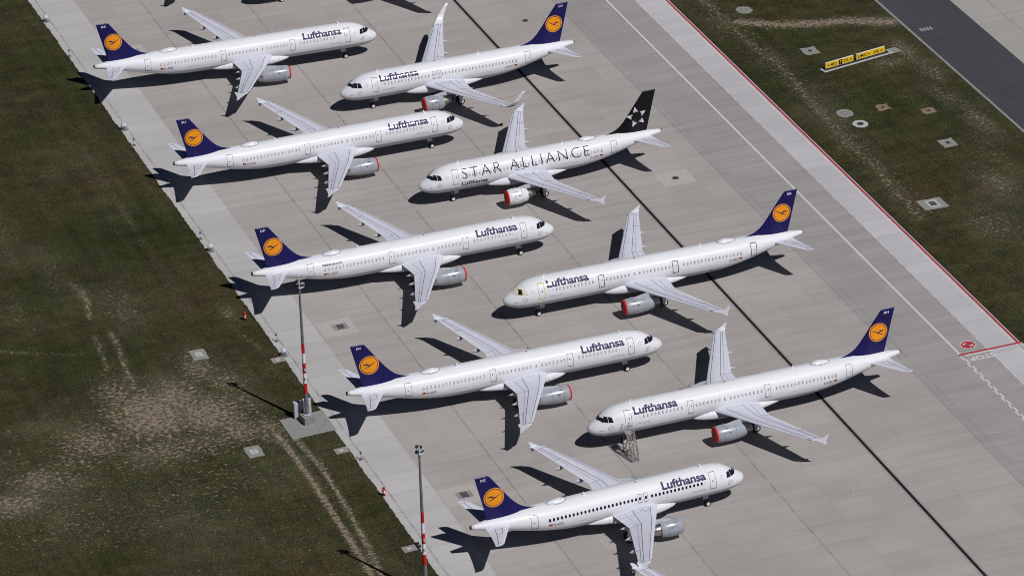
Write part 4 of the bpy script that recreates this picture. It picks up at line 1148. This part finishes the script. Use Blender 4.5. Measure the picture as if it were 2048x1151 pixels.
# ------------------------------------------------------------ small airfield equipment at the apron edge
def edge_light(x, y, label):
    root = empty('edge_light', (x, y, 0)); tag(root, label, 'airfield light', 'blue edge lights along the left apron border')
    mb = MB(); mb.tube((0, 0, 0), (0, 0, .9), .06, M['lgrey'], .045, 8); mb.box((0, 0, .04), (.5, .5, .08), M['strut']); mb.obj('post', root)
    mb = MB(); mb.tube((0, 0, .9), (0, 0, 1.18), .13, M['blue'], .09, 10); mb.obj('lamp', root)
for (x, y), l in zip([(-61.82, 93.49), (-61.68, 58.06), (-61.74, 23.91), (-61.37, -10.48), (-61.39, -46.58)],
                     ['beside the top left jet', 'between the jets coded RE and SU', 'behind the jet coded DP', 'just above the banded mast with cabinets', 'lowest one, between the two banded masts']):
    edge_light(x, y, 'small blue edge light on the apron border, '+l)
def edge_box(x, y, label):
    root = empty('marker_box', (x, y, 0)); tag(root, label, 'equipment box', 'pale equipment boxes along the left apron border')
    mb = MB(); mb.tube((0, 0, .1), (0, 0, 1.05), .42, M['lgrey'], .36, 10); mb.tube((0, 0, 1.05), (0, 0, 1.2), .36, M['lgrey'], .2, 10); mb.box((0, 0, .05), (1.0, 1.0, .1), M['pad']); mb.obj('body', root)
    mb = MB(); mb.box((0, -.43, .6), (.3, .05, .35), M['strut']); mb.obj('hatch', root)
for (x, y), l in zip([(-61.62, 107.93), (-61.53, 63.94), (-61.56, 19.64), (-61.73, -14.95)], ['nearest the top left corner', 'left of the jet coded SU', 'behind the jet coded DP', 'left of the banded mast']):
    edge_box(x, y, 'pale round-topped equipment box on the apron border, '+l)
def extinguisher(x, y, label):
    root = empty('hydrant', (x, y, .02)); tag(root, label, 'hydrant', 'red hydrants by the apron border')
    mb = MB(); mb.tube((0, 0, 0), (0, 0, 1.1), .20, M['mastred'], .16, 12); mb.tube((0, 0, 1.1), (0, 0, 1.25), .22, M['mastred'], .08, 12); mb.obj('body', root)
    mb = MB(); mb.tube((-.3, 0, .75), (.3, 0, .75), .09, M['mastred'], n=10); mb.box((0, -.2, .6), (.16, .04, .4), M['mastwhite']); mb.obj('outlet', root)
extinguisher(-63.45, -2.75, 'red hydrant standing in the grass left of the shadow of the jet with code DP')
extinguisher(-61.72, -56.78, 'red hydrant on the apron border between the two banded masts')
def marker_pad(x, y, label):
    root = empty('marker_slab', (x, y, .03)); tag(root, label, 'marker slab', 'small concrete slabs with red and white markers')
    slab_obj(root, 'slab', [(-.95, -1.0), (.85, -.9), (.85, .6), (-.95, .5)], 0, .03, M['pad'])
    mb = MB(); mb.box((-.1, -.1, .06), (.5, .5, .06), M['mastwhite']); mb.obj('plate', root)
    mb = MB(); mb.box((-.1, -.1, .12), (.12, .5, .06), M['mastred'], .6); mb.obj('arrow', root)
marker_pad(-62.79, -15.58, 'small slab with red and white marker next to the pale box near the cabinets')
marker_pad(-62.91, -43.12, 'small slab with red and white marker below the mast pavement')
marker_pad(-63.12, -70.73, 'small slab with red and white marker beside two small black weights')
for dy, l in ((0, 'upper'), (-.75, 'lower')):
    mb = MB(); mb.box((0, 0, .12), (.45, .3, .24), M['black']); mb.box((0, 0, .27), (.3, .2, .06), M['strut']); o = mb.obj('rubber_block', None, (-61.9, -70.2+dy, .0)); tag(o, l+' one of two small black blocks on the apron border near the second mast', 'block', 'black blocks')

# ------------------------------------------------------------ guidance sign
def sign(x0, x1, y0, ang, words, label):
    L = math.hypot(x1-x0, (x1-x0)*math.tan(ang)); root = empty('guidance_sign', ((x0+x1)/2, y0, .04), ang)
    tag(root, label, 'sign', 'yellow guidance signs in the grass')
    mb = MB(); mb.box((0, 0, .62), (L, .16, .95), M['mastwhite']); mb.obj('housing', root)
    mb = MB(); mb.box((0, -.09, .62), (L-.04, .03, .84), M['signyellow']); mb.obj('face', root)
    for s_ in (-.9, -.3, .3, .9):
        mb = MB(); mb.tube((s_*L/2, 0, 0), (s_*L/2, 0, .2), .05, M['strut'], n=8); mb.obj('leg', root)
    mb = MB()
    for txt, u0, u1, mode in words:
        wd = (u1-u0)*L; a = -L/2+u0*L
        if mode == 'box':
            mb.add([(a, -.112, .22), (a+wd, -.112, .22), (a+wd, -.112, 1.02), (a, -.112, 1.02)], [(0, 1, 2, 3)], M['black'])
            V, F = text2d(txt, wd*.45, .5, .02, 3); mb.add([(a+wd*.28+u, -.118, .37+v) for u, v in V], F, M['signyellow'])
        elif mode in ('<', '>'):
            c = a+wd/2; d = -1 if mode == '<' else 1; h = .6
            A_ = [(c+d*wd*.5, h), (c, h+.17), (c, h+.06), (c-d*wd*.5, h+.06), (c-d*wd*.5, h-.06), (c, h-.06), (c, h-.17)]
            mb.add([(p, -.112, q) for p, q in A_], [tuple(range(7))], M['black'])
        else:
            V, F = text2d(txt, wd, .5, .02, 3); mb.add([(a+u, -.112, .36+v) for u, v in V], F, M['black'])
    mb.obj('lettering', root)
AN = math.atan2(.96, 5.1)
sign(42.55, 47.6, 40.62, AN, [('', .07, .15, '<'), ('MRO', .18, .40, ''), ('T', .47, .60, 'box'), ('07L', .65, .84, ''), ('', .87, .95, '<')], 'left yellow guidance sign with a black box lettered T in its middle')
sign(48.15, 53.3, 41.70, AN, [('LIMIC', .06, .37, ''), ('', .39, .47, '>'), ('25R', .60, .80, ''), ('', .84, .93, '>')], 'right yellow guidance sign ending in an arrow pointing right')
mb = MB(); mb.box((0, 0, .02), (12.6, 1.5, .06), M['padpale']); mb.box((0, .12, .055), (11.9, .9, .015), M['grate']); mb.box((5.2, .1, .07), (1.2, .8, .03), M['grate'])
o = mb.obj('sign_foundation', None, (48.15, 41.05, .02), AN); tag(o, 'long pale concrete foundation carrying the two yellow signs', 'foundation')
o = slab_obj(None, 'sign_access_slab', [(54.0, 41.3), (56.0, 41.6), (55.6, 43.3), (53.9, 43.1)], .03, .06, M['pad']); tag(o, 'grey slab at the right end of the yellow signs', 'slab')
